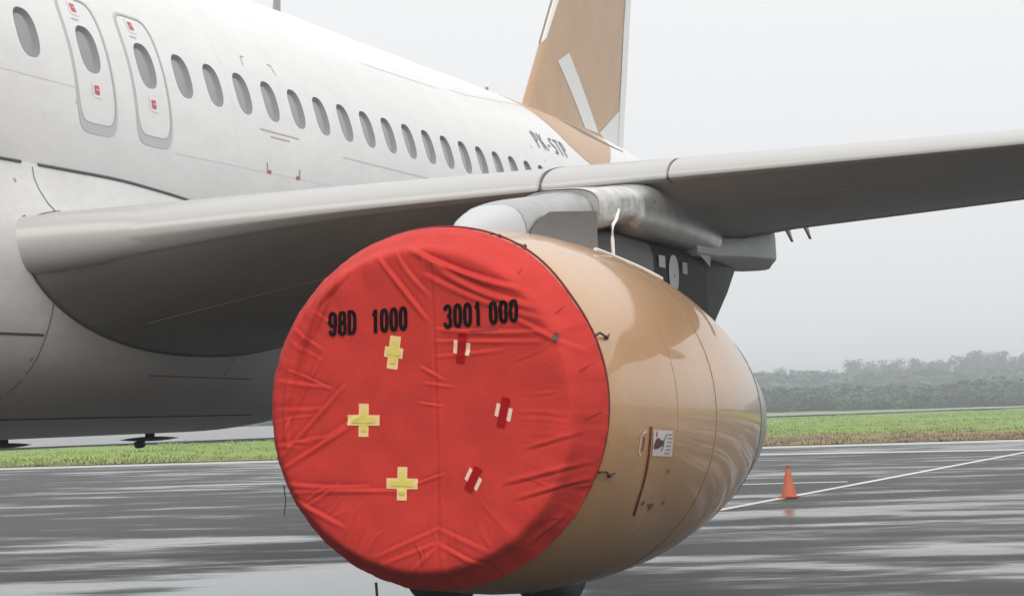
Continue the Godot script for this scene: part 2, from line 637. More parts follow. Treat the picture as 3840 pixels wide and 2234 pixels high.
func build_fairing() -> void:
	var rows := []
	for k in 61:
		var x := lerpf(9.6, 22.4, k / 60.0)
		var row := PackedVector3Array()
		for j in 73:
			var s: float = 1.0 - abs(j - 36) / 36.0
			var q := fairing_pt(x, s)
			row.append(q if j <= 36 else Vector3(q.x, q.y, -q.z))
		rows.append(row)
	var b := MB.new()
	b.grid(rows)
	var o := obj("belly_fairing", b.mesh(), M.fairing, plane)
	var f := func(p: Vector2) -> Vector3: return fairing_xy(p, 0.004)
	var edge := []
	for k in 14:
		var x := lerpf(13.46, 15.98, k / 13.0)
		edge.append(fairing_pt(x, 0.004) + Vector3(0, 0.0, 0.004))
	obj("edge_seal", tube(edge, 0.011, 8), M.seam, o)
	obj("edge_seal", tube([fairing_pt(11.0, 0.004), fairing_pt(12.2, 0.004) + Vector3(0, 0, 0.004), fairing_pt(13.24, 0.004) + Vector3(0, 0, 0.004)], 0.011, 8), M.seam, o)
	for q in [[[Vector2(13.38, 3.36), Vector2(13.36, 3.28), Vector2(13.38, 3.2), Vector2(13.44, 3.11), Vector2(13.54, 3.03), Vector2(13.62, 2.99)], 0.009],
			[[Vector2(11.0, 2.185), Vector2(13.30, 2.185)], 0.016], [[Vector2(13.36, 2.42), Vector2(13.33, 2.19), Vector2(13.30, 1.95), Vector2(13.26, 1.72)], 0.010],
			[[Vector2(16.30, 2.12), Vector2(16.32, 1.90)], 0.008], [[Vector2(15.0, 1.92), Vector2(16.9, 1.90)], 0.006], [[Vector2(11.5, 1.62), Vector2(18.0, 1.60)], 0.008]]:
		obj("panel_seam", band(q[0], q[1], f), M.seam, o)
	obj("drain_scoop", band([Vector2(14.55, 3.12), Vector2(14.62, 3.135), Vector2(14.72, 3.125)], 0.02, f), mat(0.3, 0.3, 0.3, 0.5), o)
	for q in [Vector2(12.9, 3.26), Vector2(13.1, 3.24), Vector2(13.25, 2.02)]:
		obj("fastener", disc(oblong(q, 0.03, 0.03, 2.0, 8), f), mat(0.34, 0.34, 0.34, 0.6), o)
	# things hung under the keel
	for q in [[18.5, 0.0, 1.15], [16.0, 0.0, 0.9]]:
		var rr := []
		for k in 9:
			var t := k / 8.0
			var w := sin(PI * t)
			var ring := PackedVector3Array()
			for j in 14:
				var a := TAU * j / 14
				ring.append(Vector3(q[0] + (t - 0.5) * q[2], 1.40 + 0.022 * sin(a) * max(w, 0.02), q[1] + cos(a) * 0.13 * max(w, 0.02)))
			rr.append(ring)
		var pod := obj("keel_antenna", loft(rr), mat(0.10, 0.10, 0.10, 0.5), o)
		obj("antenna_stem", box(Vector3(q[0], 1.44, q[1]), Vector3(0.16, 0.05, 0.02), 0.005), M.dark, pod)
	obj("beacon_light", lathe(Vector3(18.3, 1.375, 0.0), Vector3(0.2, -1, 0).normalized(), [[0, 0.055], [0.03, 0.055], [0.05, 0.045], [0.06, 0.0]], 16), mat(0.08, 0.08, 0.08, 0.3), o)

# ------------------------------------------------------------------ wing
const WX := [[1.5, 12.66], [2.2, 13.0], [4.0, 13.82], [6.0, 14.86], [8.4, 16.15], [16.9, 20.7]]
const WY := [[1.5, 2.74], [2.2, 2.80], [4.0, 2.975], [6.0, 3.165], [8.4, 3.39], [16.9, 4.2]]
const WT := [[1.5, 19.0], [2.2, 19.0], [4.0, 19.02], [6.2, 19.06], [8.4, 19.55], [16.9, 22.2]]
const WA := [[1.5, 4.2], [2.2, 4.0], [4.0, 2.8], [6.0, 1.1], [8.4, 1.0], [16.9, -0.5]]
const WL := [[1.5, 0.094], [2.2, 0.090], [4.0, 0.082], [6.0, 0.048], [8.4, 0.055], [16.9, 0.055]]
const WU := [[1.5, 0.066], [2.2, 0.064], [4.0, 0.06], [6.0, 0.056], [8.4, 0.052], [16.9, 0.045]]

func lin(t: Array, z: float) -> float:
	for k in t.size() - 1:
		if z <= t[k + 1][0]:
			return lerpf(t[k][1], t[k + 1][1], clampf((z - t[k][0]) / (t[k + 1][0] - t[k][0]), 0.0, 1.0))
	return t[t.size() - 1][1]

# u along the chord, side +1 upper / -1 lower
func wing_pt(z: float, u: float, side: float, off: float = 0.0) -> Vector3:
	var le := Vector2(lin(WX, z), lin(WY, z))
	var c := lin(WT, z) - le.x
	var a := deg_to_rad(lin(WA, z))
	var th := 5.0 * (0.2969 * sqrt(u) - 0.126 * u - 0.3516 * u * u + 0.2843 * u * u * u - 0.1036 * u * u * u * u)
	var low := lerpf(th * (1.0 - 0.3 * smoothstep(0.55, 0.95, u)), 0.25 * th + 0.375 * pow(maxf(0.0, sin(PI * u)), 1.2), smoothstep(1.6, 4.6, z))
	var h: float = 2.0 * (th * lin(WU, z) if side > 0.0 else -low * lin(WL, z))
	h = h * c + side * off
	return Vector3(le.x + u * c * cos(a) + h * sin(a) - (off if u < 0.002 else 0.0), le.y - u * c * sin(a) + h * cos(a), z)

func wing_ring(z: float, u0: float, u1: float, n: int, off: float = 0.0) -> PackedVector3Array:
	var r := PackedVector3Array()
	for k in n + 1:
		var t := 1.0 - float(k) / n
		r.append(wing_pt(z, u0 + (u1 - u0) * t * t if u0 == 0.0 else lerpf(u0, u1, t), 1.0, off))
	for k in n + 1:
		if u0 == 0.0 and k == 0:
			continue
		var t := float(k) / n
		r.append(wing_pt(z, u0 + (u1 - u0) * t * t if u0 == 0.0 else lerpf(u0, u1, t), -1.0, off))
	return r

func build_wing() -> void:
	var zs := [1.5, 1.85, 2.2, 2.6, 3.0, 3.5, 4.0, 4.6, 5.2, 5.6, 6.0, 6.4, 7.0, 7.7, 8.4, 9.4, 10.6, 12.0, 13.5, 15.0, 16.2, 16.9]
	var rows := []
	for z in zs:
		rows.append(wing_ring(z, 0.0, 0.745, 30))
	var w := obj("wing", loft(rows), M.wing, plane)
	for q in [[2.35, 6.16], [6.2, 12.9]]:
		var fr := []
		for k in 9:
			fr.append(wing_ring(lerpf(q[0], q[1], k / 8.0), 0.752, 1.0, 12))
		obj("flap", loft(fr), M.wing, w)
	# slats: the leading edge pieces stand 6 mm proud, with open gaps between them
	for q in [[2.0, 5.285], [5.315, 6.09], [6.11, 11.2]]:
		var b := MB.new()
		var sr := []
		for k in 13:
			var z := lerpf(q[0], q[1], k / 12.0)
			var row := PackedVector3Array()
			for j in 12:
				var u := pow((11 - j) / 11.0, 2.0) * 0.13
				row.append(wing_pt(z, u, 1.0, 0.006))
			for j in range(1, 7):
				row.append(wing_pt(z, pow(j / 6.0, 2.0) * 0.016, -1.0, 0.006))
			row.append(wing_pt(z, 0.017, -1.0, -0.002))
			sr.append(row)
		b.grid(sr)
		obj("slat", b.mesh(Vector3(-1, 0.3, 0)), M.slat, w)
	for z in [5.30, 6.10]:
		var pts := []
		for j in 12:
			pts.append(wing_pt(z, pow((11 - j) / 11.0, 2.0) * 0.13, 1.0, 0.001))
		for j in range(1, 6):
			pts.append(wing_pt(z, pow(j / 5.0, 2.0) * 0.03, -1.0, 0.001))
		obj("slat_gap_seal", tube(pts, 0.004 if z > 6.0 else 0.009, 6), M.seam, w)
	# underside seams along the span and across the chord
	for u in [0.19, 0.60, 0.67]:
		var pts := []
		for k in 15:
			pts.append(wing_pt(lerpf(2.4, 9.6, k / 14.0), u, -1.0, 0.0))
		obj("panel_seam", tube(pts, 0.004, 5), mat(0.30, 0.30, 0.30, 0.6), w)
	for z in [3.3, 4.4, 7.2, 7.9, 8.7]:
		var pts := []
		for k in 12:
			pts.append(wing_pt(z, lerpf(0.06, 0.73, k / 11.0), -1.0, 0.0))
		obj("panel_seam", tube(pts, 0.0025, 5), mat(0.34, 0.34, 0.34, 0.6), w)
	# rounded glove at the inboard end of the leading edge
	var gr := []
	for k in 9:
		var t := k / 8.0
		var z := lerpf(1.7, 3.3, t)
		var le := wing_pt(z, 0.0, 1.0)
		var rx := lerpf(0.21, 0.16, smoothstep(0.3, 1.0, t))
		var ry := lerpf(0.205, 0.12, smoothstep(0.3, 1.0, t))
		var c := le + Vector3(lerpf(0.145, 0.20, smoothstep(0.3, 1.0, t)), -0.01, 0)
		var ring := PackedVector3Array()
		for j in 28:
			var a := TAU * j / 28
			ring.append(c + Vector3(cos(a) * rx, sin(a) * ry, 0))
		gr.append(ring)
	obj("root_glove", loft(gr), M.slat, w)
	var gs := []
	for k in 22:
		var a := lerpf(1.9, 4.4, k / 21.0)
		var c := wing_pt(2.2, 0.0, 1.0) + Vector3(0.145, -0.01, 0)
		var p := c + Vector3(cos(a) * 0.212, sin(a) * 0.206, 0)
		gs.append(Vector3(p.x, p.y, fairing_xy(Vector2(p.x, p.y), 0.0).z + 0.004))
	obj("root_seal", tube(gs, 0.010, 7), M.seam, w)
	# rubber seal where the wing meets the fairing
	var seal := []
	for side in [1.0, -1.0]:
		for k in 30:
			var t := k / 29.0
			var u: float = pow(1.0 - t if side > 0.0 else t, 2.0) * (0.10 if side > 0.0 else 0.93)
			var z := 2.1
			for it in 6:
				var p := wing_pt(z, u, side)
				z = fairing_xy(Vector2(p.x, p.y), 0.0).z + 0.004
			seal.append(wing_pt(z, u, side, 0.004))
	obj("root_seal", tube(seal, 0.009, 7), M.seam, w)
	# small horns under the trailing edge
	for z in [6.06, 6.22]:
		var e := wing_pt(z, 0.985, -1.0)
		var r0 := []
		for k in 4:
			var t := k / 3.0
			var ring := PackedVector3Array()
			for j in 8:
				var a := TAU * j / 8
				ring.append(e + Vector3(0.10 * t + cos(a) * 0.17 * (1.0 - 0.94 * t), 0.03 - 0.13 * t, 0.03 * t + sin(a) * 0.012))
			r0.append(ring)
		obj("flap_horn", loft(r0), M.grey, w)
	# second track fairing, its nose just at the edge of the picture
	track_fairing("flap_track_fairing", [[17.3, 3.12, 0.02, 0.02], [17.6, 3.10, 0.10, 0.09], [18.3, 3.07, 0.17, 0.15], [19.2, 3.10, 0.18, 0.16], [20.0, 3.14, 0.14, 0.12], [20.7, 3.17, 0.02, 0.03]], 8.40)

func track_fairing(n: String, st: Array, z0: float) -> void:
	var rr := []
	for s in st:
		var ring := PackedVector3Array()
		for j in 20:
			var a := TAU * j / 20
			ring.append(Vector3(s[0], s[1] + sin(a) * s[3], z0 + cos(a) * s[2]))
		rr.append(ring)
	obj(n, loft(rr), M.wing, plane)

# ------------------------------------------------------------------ engine and pylon
const NAC := [[11.08, 0.77], [11.12, 0.82], [11.16, 0.856], [11.22, 0.905], [11.285, 0.938], [11.36, 0.962], [11.48, 0.985], [11.6, 1.000], [12.2, 1.050], [13.0, 1.060], [14.0, 1.022], [15.0, 0.905], [15.8, 0.769], [16.5, 0.640]]

func nac(x: float, a: float, off: float = 0.0) -> Vector3:
	var r := curve(NAC, x) + off
	return Vector3(x, 1.606 - 0.026 * (x - 11.2) + r * sin(a), EC.z + r * cos(a))

func nac_xa(off: float) -> Callable:      # (x, arc metres up from the level)
	return func(p: Vector2) -> Vector3: return nac(p.x, p.y, off)

func build_engine() -> void:
	var rows := []
	var xs := []
	for k in 9:
		xs.append(11.08 + 0.025 * k)
	for k in 34:
		xs.append(lerpf(11.32, 15.46, k / 33.0))
	for q in [[11.9, 0.76], [11.5, 0.75], [11.2, 0.75], [11.12, 0.75]]:
		var ring := PackedVector3Array()
		for j in 72:
			var a := TAU * j / 72
			ring.append(Vector3(q[0], 1.606 + q[1] * sin(a), EC.z + q[1] * cos(a)))
		rows.append(ring)
	for x in xs:
		var ring := PackedVector3Array()
		for j in 72:
			ring.append(nac(x, TAU * j / 72))
		rows.append(ring)
	var b := MB.new()
	b.grid(rows, true)
	var o := obj("nacelle", b.mesh(), M.tan, plane)
	# bare metal nozzle ring behind the painted cowl
	rows = []
	for k in 20:
		var ring := PackedVector3Array()
		for j in 72:
			ring.append(nac(lerpf(15.465, 16.5, k / 19.0), TAU * j / 72, -0.004))
		rows.append(ring)
	for q in [[16.49, -0.03], [15.4, 0.0]]:
		var ring := PackedVector3Array()
		for j in 72:
			var p := nac(16.5, TAU * j / 72, q[1])
			ring.append(Vector3(q[0], p.y, p.z))
		rows.append(ring)
	b = MB.new()
	b.grid(rows, true)
	obj("exhaust_nozzle", b.mesh(), M.nozzle, o)
	obj("exhaust_cone", lathe(Vector3(15.2, 1.52, EC.z), Vector3(1, 0, 0), [[0, 0.42], [0.5, 0.36], [1.0, 0.2], [1.5, 0.02]], 32), M.metal, o)
	for q in [[13.25, 0.003, mat(0.22, 0.13, 0.07, 0.5)], [15.455, 0.004, M.seam], [12.35, 0.0018, mat(0.34, 0.20, 0.11, 0.5)]]:
		var pts := []
		for j in 97:
			pts.append(nac(q[0], lerpf(-2.2, 1.35, j / 96.0), 0.0))
		obj("cowl_seam", tube(pts, q[1], 5), q[2], o)
	# sticker, latch and the dark red drip line on the outer side
	var f := nac_xa(0.003)
	var a0 := deg_to_rad(-15.2)
	var a1 := deg_to_rad(-7.2)
	obj("sticker", patch([Vector2(11.97, a0), Vector2(12.31, a0), Vector2(12.26, a1), Vector2(11.93, a1)], f), mat(0.66, 0.60, 0.57, 0.5), o)
	var f2 := nac_xa(0.006)
	var lerp_q := func(s: float, t: float) -> Vector2: return Vector2(lerpf(11.95, 12.28, s), lerpf(a0, a1, t))
	obj("sticker_emblem", disc([lerp_q.call(0.06, 0.28), lerp_q.call(0.30, 0.30), lerp_q.call(0.40, 0.50), lerp_q.call(0.24, 0.72), lerp_q.call(0.10, 0.66), lerp_q.call(0.05, 0.45)], f2), mat(0.12, 0.02, 0.04, 0.5), o)
	obj("sticker_emblem", patch([lerp_q.call(0.30, 0.36), lerp_q.call(0.48, 0.42), lerp_q.call(0.48, 0.60), lerp_q.call(0.30, 0.64)], f2, 3, 3), mat(0.05, 0.04, 0.09, 0.5), o)
	obj("sticker_print", band([lerp_q.call(0.44, 0.22), lerp_q.call(0.52, 0.45), lerp_q.call(0.50, 0.62), lerp_q.call(0.60, 0.86)], 0.012, f2), mat(0.12, 0.13, 0.26, 0.5), o)
	obj("sticker_print", band([lerp_q.call(0.09, 0.95), lerp_q.call(0.12, 0.74)], 0.014, f2), mat(0.2, 0.08, 0.16, 0.5), o)
	for k in 6:
		var t := 0.12 + k * 0.145
		obj("sticker_print", band([lerp_q.call(0.66, t), lerp_q.call(0.93, t + 0.01)], 0.006, f2), mat(0.25, 0.26, 0.34, 0.5), o)
	obj("latch", band([Vector2(11.83, deg_to_rad(-7.6)), Vector2(11.78, deg_to_rad(-8.4)), Vector2(11.755, deg_to_rad(-10.0)), Vector2(11.765, deg_to_rad(-14.3)), Vector2(11.80, deg_to_rad(-15.2))], 0.016, f), mat(0.70, 0.55, 0.48, 0.4), o)
	obj("latch_slot", band([Vector2(11.80, deg_to_rad(-9.4)), Vector2(11.815, deg_to_rad(-11.0)), Vector2(11.81, deg_to_rad(-13.8))], 0.016, f), mat(0.13, 0.07, 0.06, 0.5), o)
	var cord := []
	for q in [[11.885, -6.2], [11.888, -9.0], [11.90, -12.3], [11.925, -17.0], [11.955, -21.8], [12.01, -30.0], [12.07, -34.9]]:
		cord.append(nac(q[0], deg_to_rad(q[1]), 0.005))
	obj("hanging_cord", tube(cord, 0.007, 6), M.redcord, o)
	for q in [[12.115, -30.7, 0.03], [12.49, -30.6, 0.03], [12.285, -31.9, 0.045], [12.325, -19.9, 0.022], [12.22, -31.4, 0.02]]:
		obj("oil_spot", disc(oblong(Vector2(q[0], deg_to_rad(q[1])), q[2] * 1.3, q[2], 2.0, 10), f), mat(0.17, 0.09, 0.06, 0.5), o)
	# tape along the top edge beside the pylon
	var tp := []
	for k in 16:
		var x := lerpf(13.15, 14.15, k / 15.0)
		tp.append(nac(x, deg_to_rad(curve([[13.1, 71.0], [13.7, 70.0], [14.2, 60.0]], x)), 0.006))
	obj("edge_tape", tube(tp, 0.013, 6), mat(0.78, 0.74, 0.68, 0.5), o)
	build_pylon()

# rounded box section: half width w, from y0 to y1
func slab_ring(x: float, y0: float, y1: float, w: float, zc: float, p: float = 3.2, n: int = 28) -> PackedVector3Array:
	var r := PackedVector3Array()
	for k in n:
		var a := TAU * k / n
		r.append(Vector3(x, (y0 + y1) * 0.5 + sign(sin(a)) * pow(abs(sin(a)), 2.0 / p) * (y1 - y0) * 0.5, zc + sign(cos(a)) * pow(abs(cos(a)), 2.0 / p) * w))
	return r

func build_pylon() -> void:
	var top := [[11.70, 2.58], [11.85, 2.665], [12.05, 2.735], [12.3, 2.795], [12.7, 2.86], [13.2, 2.92], [13.65, 2.985], [14.36, 3.05], [14.9, 3.13], [15.5, 3.15], [16.2, 3.10], [17.0, 2.98], [17.7, 2.83]]
	var wid := [[11.70, 0.05], [11.85, 0.13], [12.1, 0.20], [12.5, 0.235], [13.4, 0.245], [13.7, 0.29], [14.4, 0.30], [15.4, 0.26], [17.0, 0.20], [17.7, 0.09]]
	# nose cap, middle panel, taped wing-root piece: three pieces of skin
	var defs := [["pylon_nose", 11.70, 12.24, 0.0, mat(0.46, 0.47, 0.49, 0.3), 2.2], ["pylon_panel", 12.25, 13.50, 0.0, M.pylon, 2.2], ["pylon_fairing", 13.51, 17.7, 0.012, M.pylon, 2.71]]
	var parts := {}
	for d in defs:
		var rr := []
		var n := 18
		for k in n + 1:
			var x := lerpf(d[1], d[2], float(k) / n)
			var bot: float = d[5]
			if x > 13.5:
				bot = curve([[13.5, 2.70], [13.7, 2.715], [14.15, 2.785], [14.35, 2.75], [15.0, 2.742], [16.2, 2.735], [17.0, 2.735], [17.7, 2.79]], x)
			rr.append(slab_ring(x, bot, curve(top, x) + d[3], curve(wid, x) + d[3], EC.z, 2.8 if x < 12.24 else 3.2))
		parts[d[0]] = obj(d[0], loft(rr), d[4], plane)
	# dark grey-brown patch over the lower half of the middle panel
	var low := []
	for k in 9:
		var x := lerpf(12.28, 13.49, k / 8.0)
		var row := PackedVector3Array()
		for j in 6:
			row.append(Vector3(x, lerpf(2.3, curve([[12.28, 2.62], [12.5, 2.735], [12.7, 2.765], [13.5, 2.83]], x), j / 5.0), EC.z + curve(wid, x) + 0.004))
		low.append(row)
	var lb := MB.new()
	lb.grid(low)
	obj("dark_patch", lb.mesh(Vector3(0, 0, 1)), mat(0.19, 0.178, 0.17, 0.28), parts["pylon_panel"])
	# white film of tape over the front of the wing-root piece
	var film := []
	for k in 9:
		var x := lerpf(13.505, 14.42, k / 8.0)
		var full := slab_ring(x, curve([[13.5, 2.70], [13.7, 2.715], [14.15, 2.785], [14.35, 2.75]], x), curve(top, x) + 0.012, curve(wid, x) + 0.012, EC.z, 3.2, 56)
		var row := PackedVector3Array()
		for j in range(-7, 34):
			var q := full[posmod(j, 56)]
			row.append(q + Vector3(0, (q.y - 2.8) * 0.02 + 0.003, (q.z - EC.z) * 0.012 + rng.randf_range(-0.0005, 0.0005)))
		film.append(row)
	var fb := MB.new()
	fb.grid(film)
	obj("tape_film", fb.mesh(Vector3(0, 1, 0.3)), M.film, parts["pylon_fairing"])
	obj("tape_tail", tube([Vector3(13.82, 2.86, 6.06), Vector3(13.74, 2.79, 6.065), Vector3(13.67, 2.75, 6.062), Vector3(13.655, 2.66, 6.062), Vector3(13.66, 2.56, 6.062)], 0.013, 6), mat(0.80, 0.80, 0.80, 0.5), parts["pylon_fairing"])
	obj("rivet", lathe(Vector3(14.72, 2.985, EC.z + 0.292), Vector3(0, 0, 1), [[0, 0.022], [0.008, 0.018], [0.008, 0.0]], 12), M.seam, parts["pylon_fairing"])
	# narrow pylon body under it, dark, with its vents
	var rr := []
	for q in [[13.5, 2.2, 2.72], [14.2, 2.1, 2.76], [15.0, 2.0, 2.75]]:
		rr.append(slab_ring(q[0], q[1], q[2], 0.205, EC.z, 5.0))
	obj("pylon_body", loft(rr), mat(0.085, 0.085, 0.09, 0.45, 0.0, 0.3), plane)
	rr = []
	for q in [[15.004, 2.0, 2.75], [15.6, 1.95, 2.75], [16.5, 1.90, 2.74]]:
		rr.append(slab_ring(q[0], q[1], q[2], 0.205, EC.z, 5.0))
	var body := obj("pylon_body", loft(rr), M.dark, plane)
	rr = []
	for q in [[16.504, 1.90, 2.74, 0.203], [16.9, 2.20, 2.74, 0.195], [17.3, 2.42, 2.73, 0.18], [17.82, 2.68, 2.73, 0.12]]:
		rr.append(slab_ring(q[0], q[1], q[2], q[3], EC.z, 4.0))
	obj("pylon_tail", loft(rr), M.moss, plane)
	var f := func(p: Vector2) -> Vector3: return Vector3(p.x, p.y, EC.z + 0.211)
	obj("access_door", disc(oblong(Vector2(15.515, 2.535), 0.27, 0.27, 2.3, 28), f), mat(0.42, 0.42, 0.43, 0.5), body)
	obj("door_lock", disc(oblong(Vector2(15.515, 2.52), 0.03, 0.02, 2.0, 8), func(p: Vector2) -> Vector3: return Vector3(p.x, p.y, EC.z + 0.214)), M.seam, body)
	for q in [[15.20, 2.605, 0.17, 0.085], [15.83, 2.59, 0.14, 0.085]]:
		obj("vent_grille", patch([Vector2(q[0] - q[2] * 0.5, q[1] - q[3] * 0.5), Vector2(q[0] + q[2] * 0.5, q[1] - q[3] * 0.5), Vector2(q[0] + q[2] * 0.5, q[1] + q[3] * 0.5), Vector2(q[0] - q[2] * 0.5, q[1] + q[3] * 0.5)], f), mat(0.36, 0.36, 0.37, 0.5), body)
	obj("bracket", disc([Vector2(16.20, 2.735), Vector2(16.62, 2.72), Vector2(16.60, 2.64)], f), mat(0.45, 0.45, 0.46, 0.45), body)
	# fairing behind the pylon, hung under the flap
	var zc := EC.z + 0.06
	rr = []
	for q in [[16.2, 2.72, 2.70, 3.02, 0.155], [16.95, 2.735, 2.69, 2.90, 0.155], [17.75, 2.775, 2.68, 2.95, 0.16], [18.6, 2.81, 2.715, 3.04, 0.16], [18.95, 2.825, 2.74, 3.08, 0.155], [19.10, 2.84, 2.78, 3.05, 0.13], [19.16, 2.88, 2.83, 3.0, 0.08]]:
		var yc: float = q[1]
		rr.append(PackedVector3Array([Vector3(q[0], q[3], zc - q[4] * 0.7), Vector3(q[0], q[3], zc + q[4] * 0.8), Vector3(q[0], q[3] - 0.02, zc + q[4] * 0.97), Vector3(q[0], yc + 0.02, zc + q[4]), Vector3(q[0], yc, zc + q[4] * 0.98), Vector3(q[0], yc - 0.02, zc + q[4] * 0.88), Vector3(q[0], q[2] + 0.01, zc + q[4] * 0.62), Vector3(q[0], q[2], zc + q[4] * 0.4), Vector3(q[0], q[2], zc - q[4] * 0.4), Vector3(q[0], q[2] + 0.01, zc - q[4] * 0.62), Vector3(q[0], yc, zc - q[4])]))
	obj("flap_track_fairing", loft(rr), M.grey, plane)

# ------------------------------------------------------------------ fin
func fin_half(x: float, y: float) -> float:
	var le := 29.62 + 0.86 * (y - 5.98)
	var te := 35.18 + 0.29 * (y - 7.2) - 0.06
	var u := clampf((x - le) / (te - le), 0.0, 1.0)
	return (te - le) * 0.022 * (5.0 * (0.2969 * sqrt(u) - 0.126 * u - 0.3516 * u * u + 0.2843 * u * u * u - 0.1036 * u * u * u * u)) * 2.0 + 0.004

func fin_at(off: float) -> Callable:
	return func(p: Vector2) -> Vector3: return Vector3(p.x, p.y, fin_half(p.x, p.y) + off)

func build_fin() -> void:
	var rows := []
	for k in 15:
		var y := lerpf(5.40, 11.7, k / 14.0)
		var le := 29.62 + 0.86 * (y - 5.98)
		var te := 35.12 + 0.29 * (y - 7.2)
		var row := PackedVector3Array()
		for s in [1.0, -1.0]:
			for j in 24:
				var t: float = j / 23.0 if s < 0.0 else 1.0 - j / 23.0
				var x := lerpf(le, te, t * t * 0.6 + t * 0.4)
				row.append(Vector3(x, y, s * fin_half(x, y)))
		rows.append(row)
	var o := obj("fin", loft(rows), M.tail_tan, plane)
	var wm := mat(0.76, 0.77, 0.77, 0.4)
	# white edging: upper leading edge and the rear of the rudder
	for s in [1.0, -1.0]:
		var f := func(p: Vector2) -> Vector3: return Vector3(p.x, p.y, s * (fin_half(p.x, p.y) + 0.005))
		var le := func(y: float, d: float) -> Vector2: return Vector2(29.62 + 0.86 * (y - 5.98) + d, y)
		obj("leading_edge", patch([le.call(7.0, 0.004), le.call(7.10, 0.10 if s > 0.0 else 0.7), le.call(11.7, 0.45 if s > 0.0 else 0.9), le.call(11.7, 0.004)], f, 30, 24, Vector3(0, 0, s)), wm, o)
		var te := func(y: float, d: float) -> Vector2: return Vector2(35.12 + 0.29 * (y - 7.2) - d, y)
		obj("rudder_edge", patch([te.call(5.85, 0.42), te.call(5.80, 0.004), te.call(11.7, 0.004), te.call(11.7, 0.34)], f, 6, 24, Vector3(0, 0, s)), wm, o)
		obj("white_bar", patch([Vector2(32.327, 5.92), Vector2(33.10, 5.935), Vector2(31.593, 7.006), Vector2(31.036, 6.80)], f, 10, 14, Vector3(0, 0, s)), mat(0.70, 0.71, 0.70, 0.45), o)
		obj("white_corner", patch([Vector2(33.17, 5.943), Vector2(33.81, 5.80), Vector2(34.71, 5.80), Vector2(34.687, 6.547)], f, 10, 14, Vector3(0, 0, s)), mat(0.70, 0.71, 0.71, 0.45), o)
	var hinge := band([Vector2(34.36, 5.86), Vector2(35.9, 11.6)], 0.02, fin_at(0.008))
	obj("rudder_gap", hinge, mat(0.36, 0.35, 0.35, 0.5), o)
	obj("root_gap", band([Vector2(28.95, 57.9), Vector2(29.4, 48.2), Vector2(30.4, 45.0), Vector2(31.4, 44.9)], 1.1, func(p: Vector2) -> Vector3: return fus(p.x, deg_to_rad(p.y), 0.006)), mat(0.16, 0.14, 0.13, 0.6), o)
	# tail planes
	for s in [1.0, -1.0]:
		var rr := []
		for k in 7:
			var t := k / 6.0
			var z := lerpf(0.6, 6.2, t)
			var l := lerpf(31.6, 35.0, t)
			var c := lerpf(4.0, 1.4, t)
			var y := lerpf(4.75, 5.3, t)
			var ring := PackedVector3Array()
			for j in 24:
				var a := TAU * j / 24
				ring.append(Vector3(l + c * 0.5 - cos(a) * c * 0.5, y + sin(a) * c * 0.05 * (1.2 - 0.6 * (0.5 - cos(a) * 0.5)), s * z))
			rr.append(ring)
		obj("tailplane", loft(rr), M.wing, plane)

# ------------------------------------------------------------------ main gear
func build_gear() -> void:
	var c := Vector3(17.05, 0.585, 3.99)
	obj("gear_strut", tube([c, c + Vector3(0, 0.5, 0), c + Vector3(0, 1.9, 0.05)], 0.11, 16), M.metal, plane)
	obj("gear_axle", tube([c + Vector3(0, 0, -0.6), c + Vector3(0, 0, 0.6)], 0.075, 14), M.metal, plane)
	obj("gear_brace", tube([c + Vector3(-0.1, 1.2, 0), c + Vector3(-0.05, 1.7, -1.3)], 0.06, 10), M.metal, plane)
	obj("gear_door", box(c + Vector3(0, 1.35, 0.30), Vector3(1.2, 1.3, 0.03), 0.01), M.fairing, plane)
	for s in [-1.0, 1.0]:
		var h := c + Vector3(0, 0, s * 0.465)
		var t := obj("gear_wheel", lathe(h, Vector3(0, 0, 1), [[-0.15, 0.30], [-0.19, 0.34], [-0.215, 0.46], [-0.18, 0.55], [-0.11, 0.583], [-0.105, 0.573], [-0.075, 0.573], [-0.07, 0.586], [-0.02, 0.588], [-0.015, 0.577], [0.015, 0.577], [0.02, 0.588], [0.07, 0.586], [0.075, 0.573], [0.105, 0.573], [0.11, 0.583], [0.18, 0.55], [0.215, 0.46], [0.19, 0.34], [0.15, 0.30]], 48), M.rubber, plane)
		obj("rim", lathe(h, Vector3(0, 0, 1), [[-0.16, 0.02], [-0.16, 0.12], [-0.08, 0.2], [-0.13, 0.29], [-0.15, 0.305], [0.15, 0.305], [0.13, 0.29], [0.08, 0.2], [0.16, 0.12], [0.16, 0.02]], 40), mat(0.32, 0.32, 0.33, 0.4), t)

# ------------------------------------------------------------------ red cover
var folds := []
var cover_noise := FastNoiseLite.new()

func seg_fold(p: Vector2, f: Array) -> float:
	if not (f[5] as Rect2).has_point(p):
		return 0.0
	var a: Vector2 = f[0]
	var d: Vector2 = f[1] - a
	var t := clampf((p - a).dot(d) / d.length_squared(), 0.0, 1.0)
	var n := Vector2(-d.y, d.x).normalized()
	var s: float = (p - a).dot(n) + f[4] * 4.0 * t * (1.0 - t)
	var along := (p - a - d * t).length()
	var over: float = max(0.0, sqrt(max(0.0, along * along - pow((p - a).dot(n), 2.0))))
	var w: float = f[3]
	var e: float = exp(-over * over / (w * w * 6.0)) * (0.35 + 0.65 * sin(PI * clampf(0.08 + 0.84 * t, 0.0, 1.0)))
	return f[2] * e * (exp(-s * s / (w * w)) - 0.8 * exp(-abs(s - w * 1.5) / (w * 0.7)))

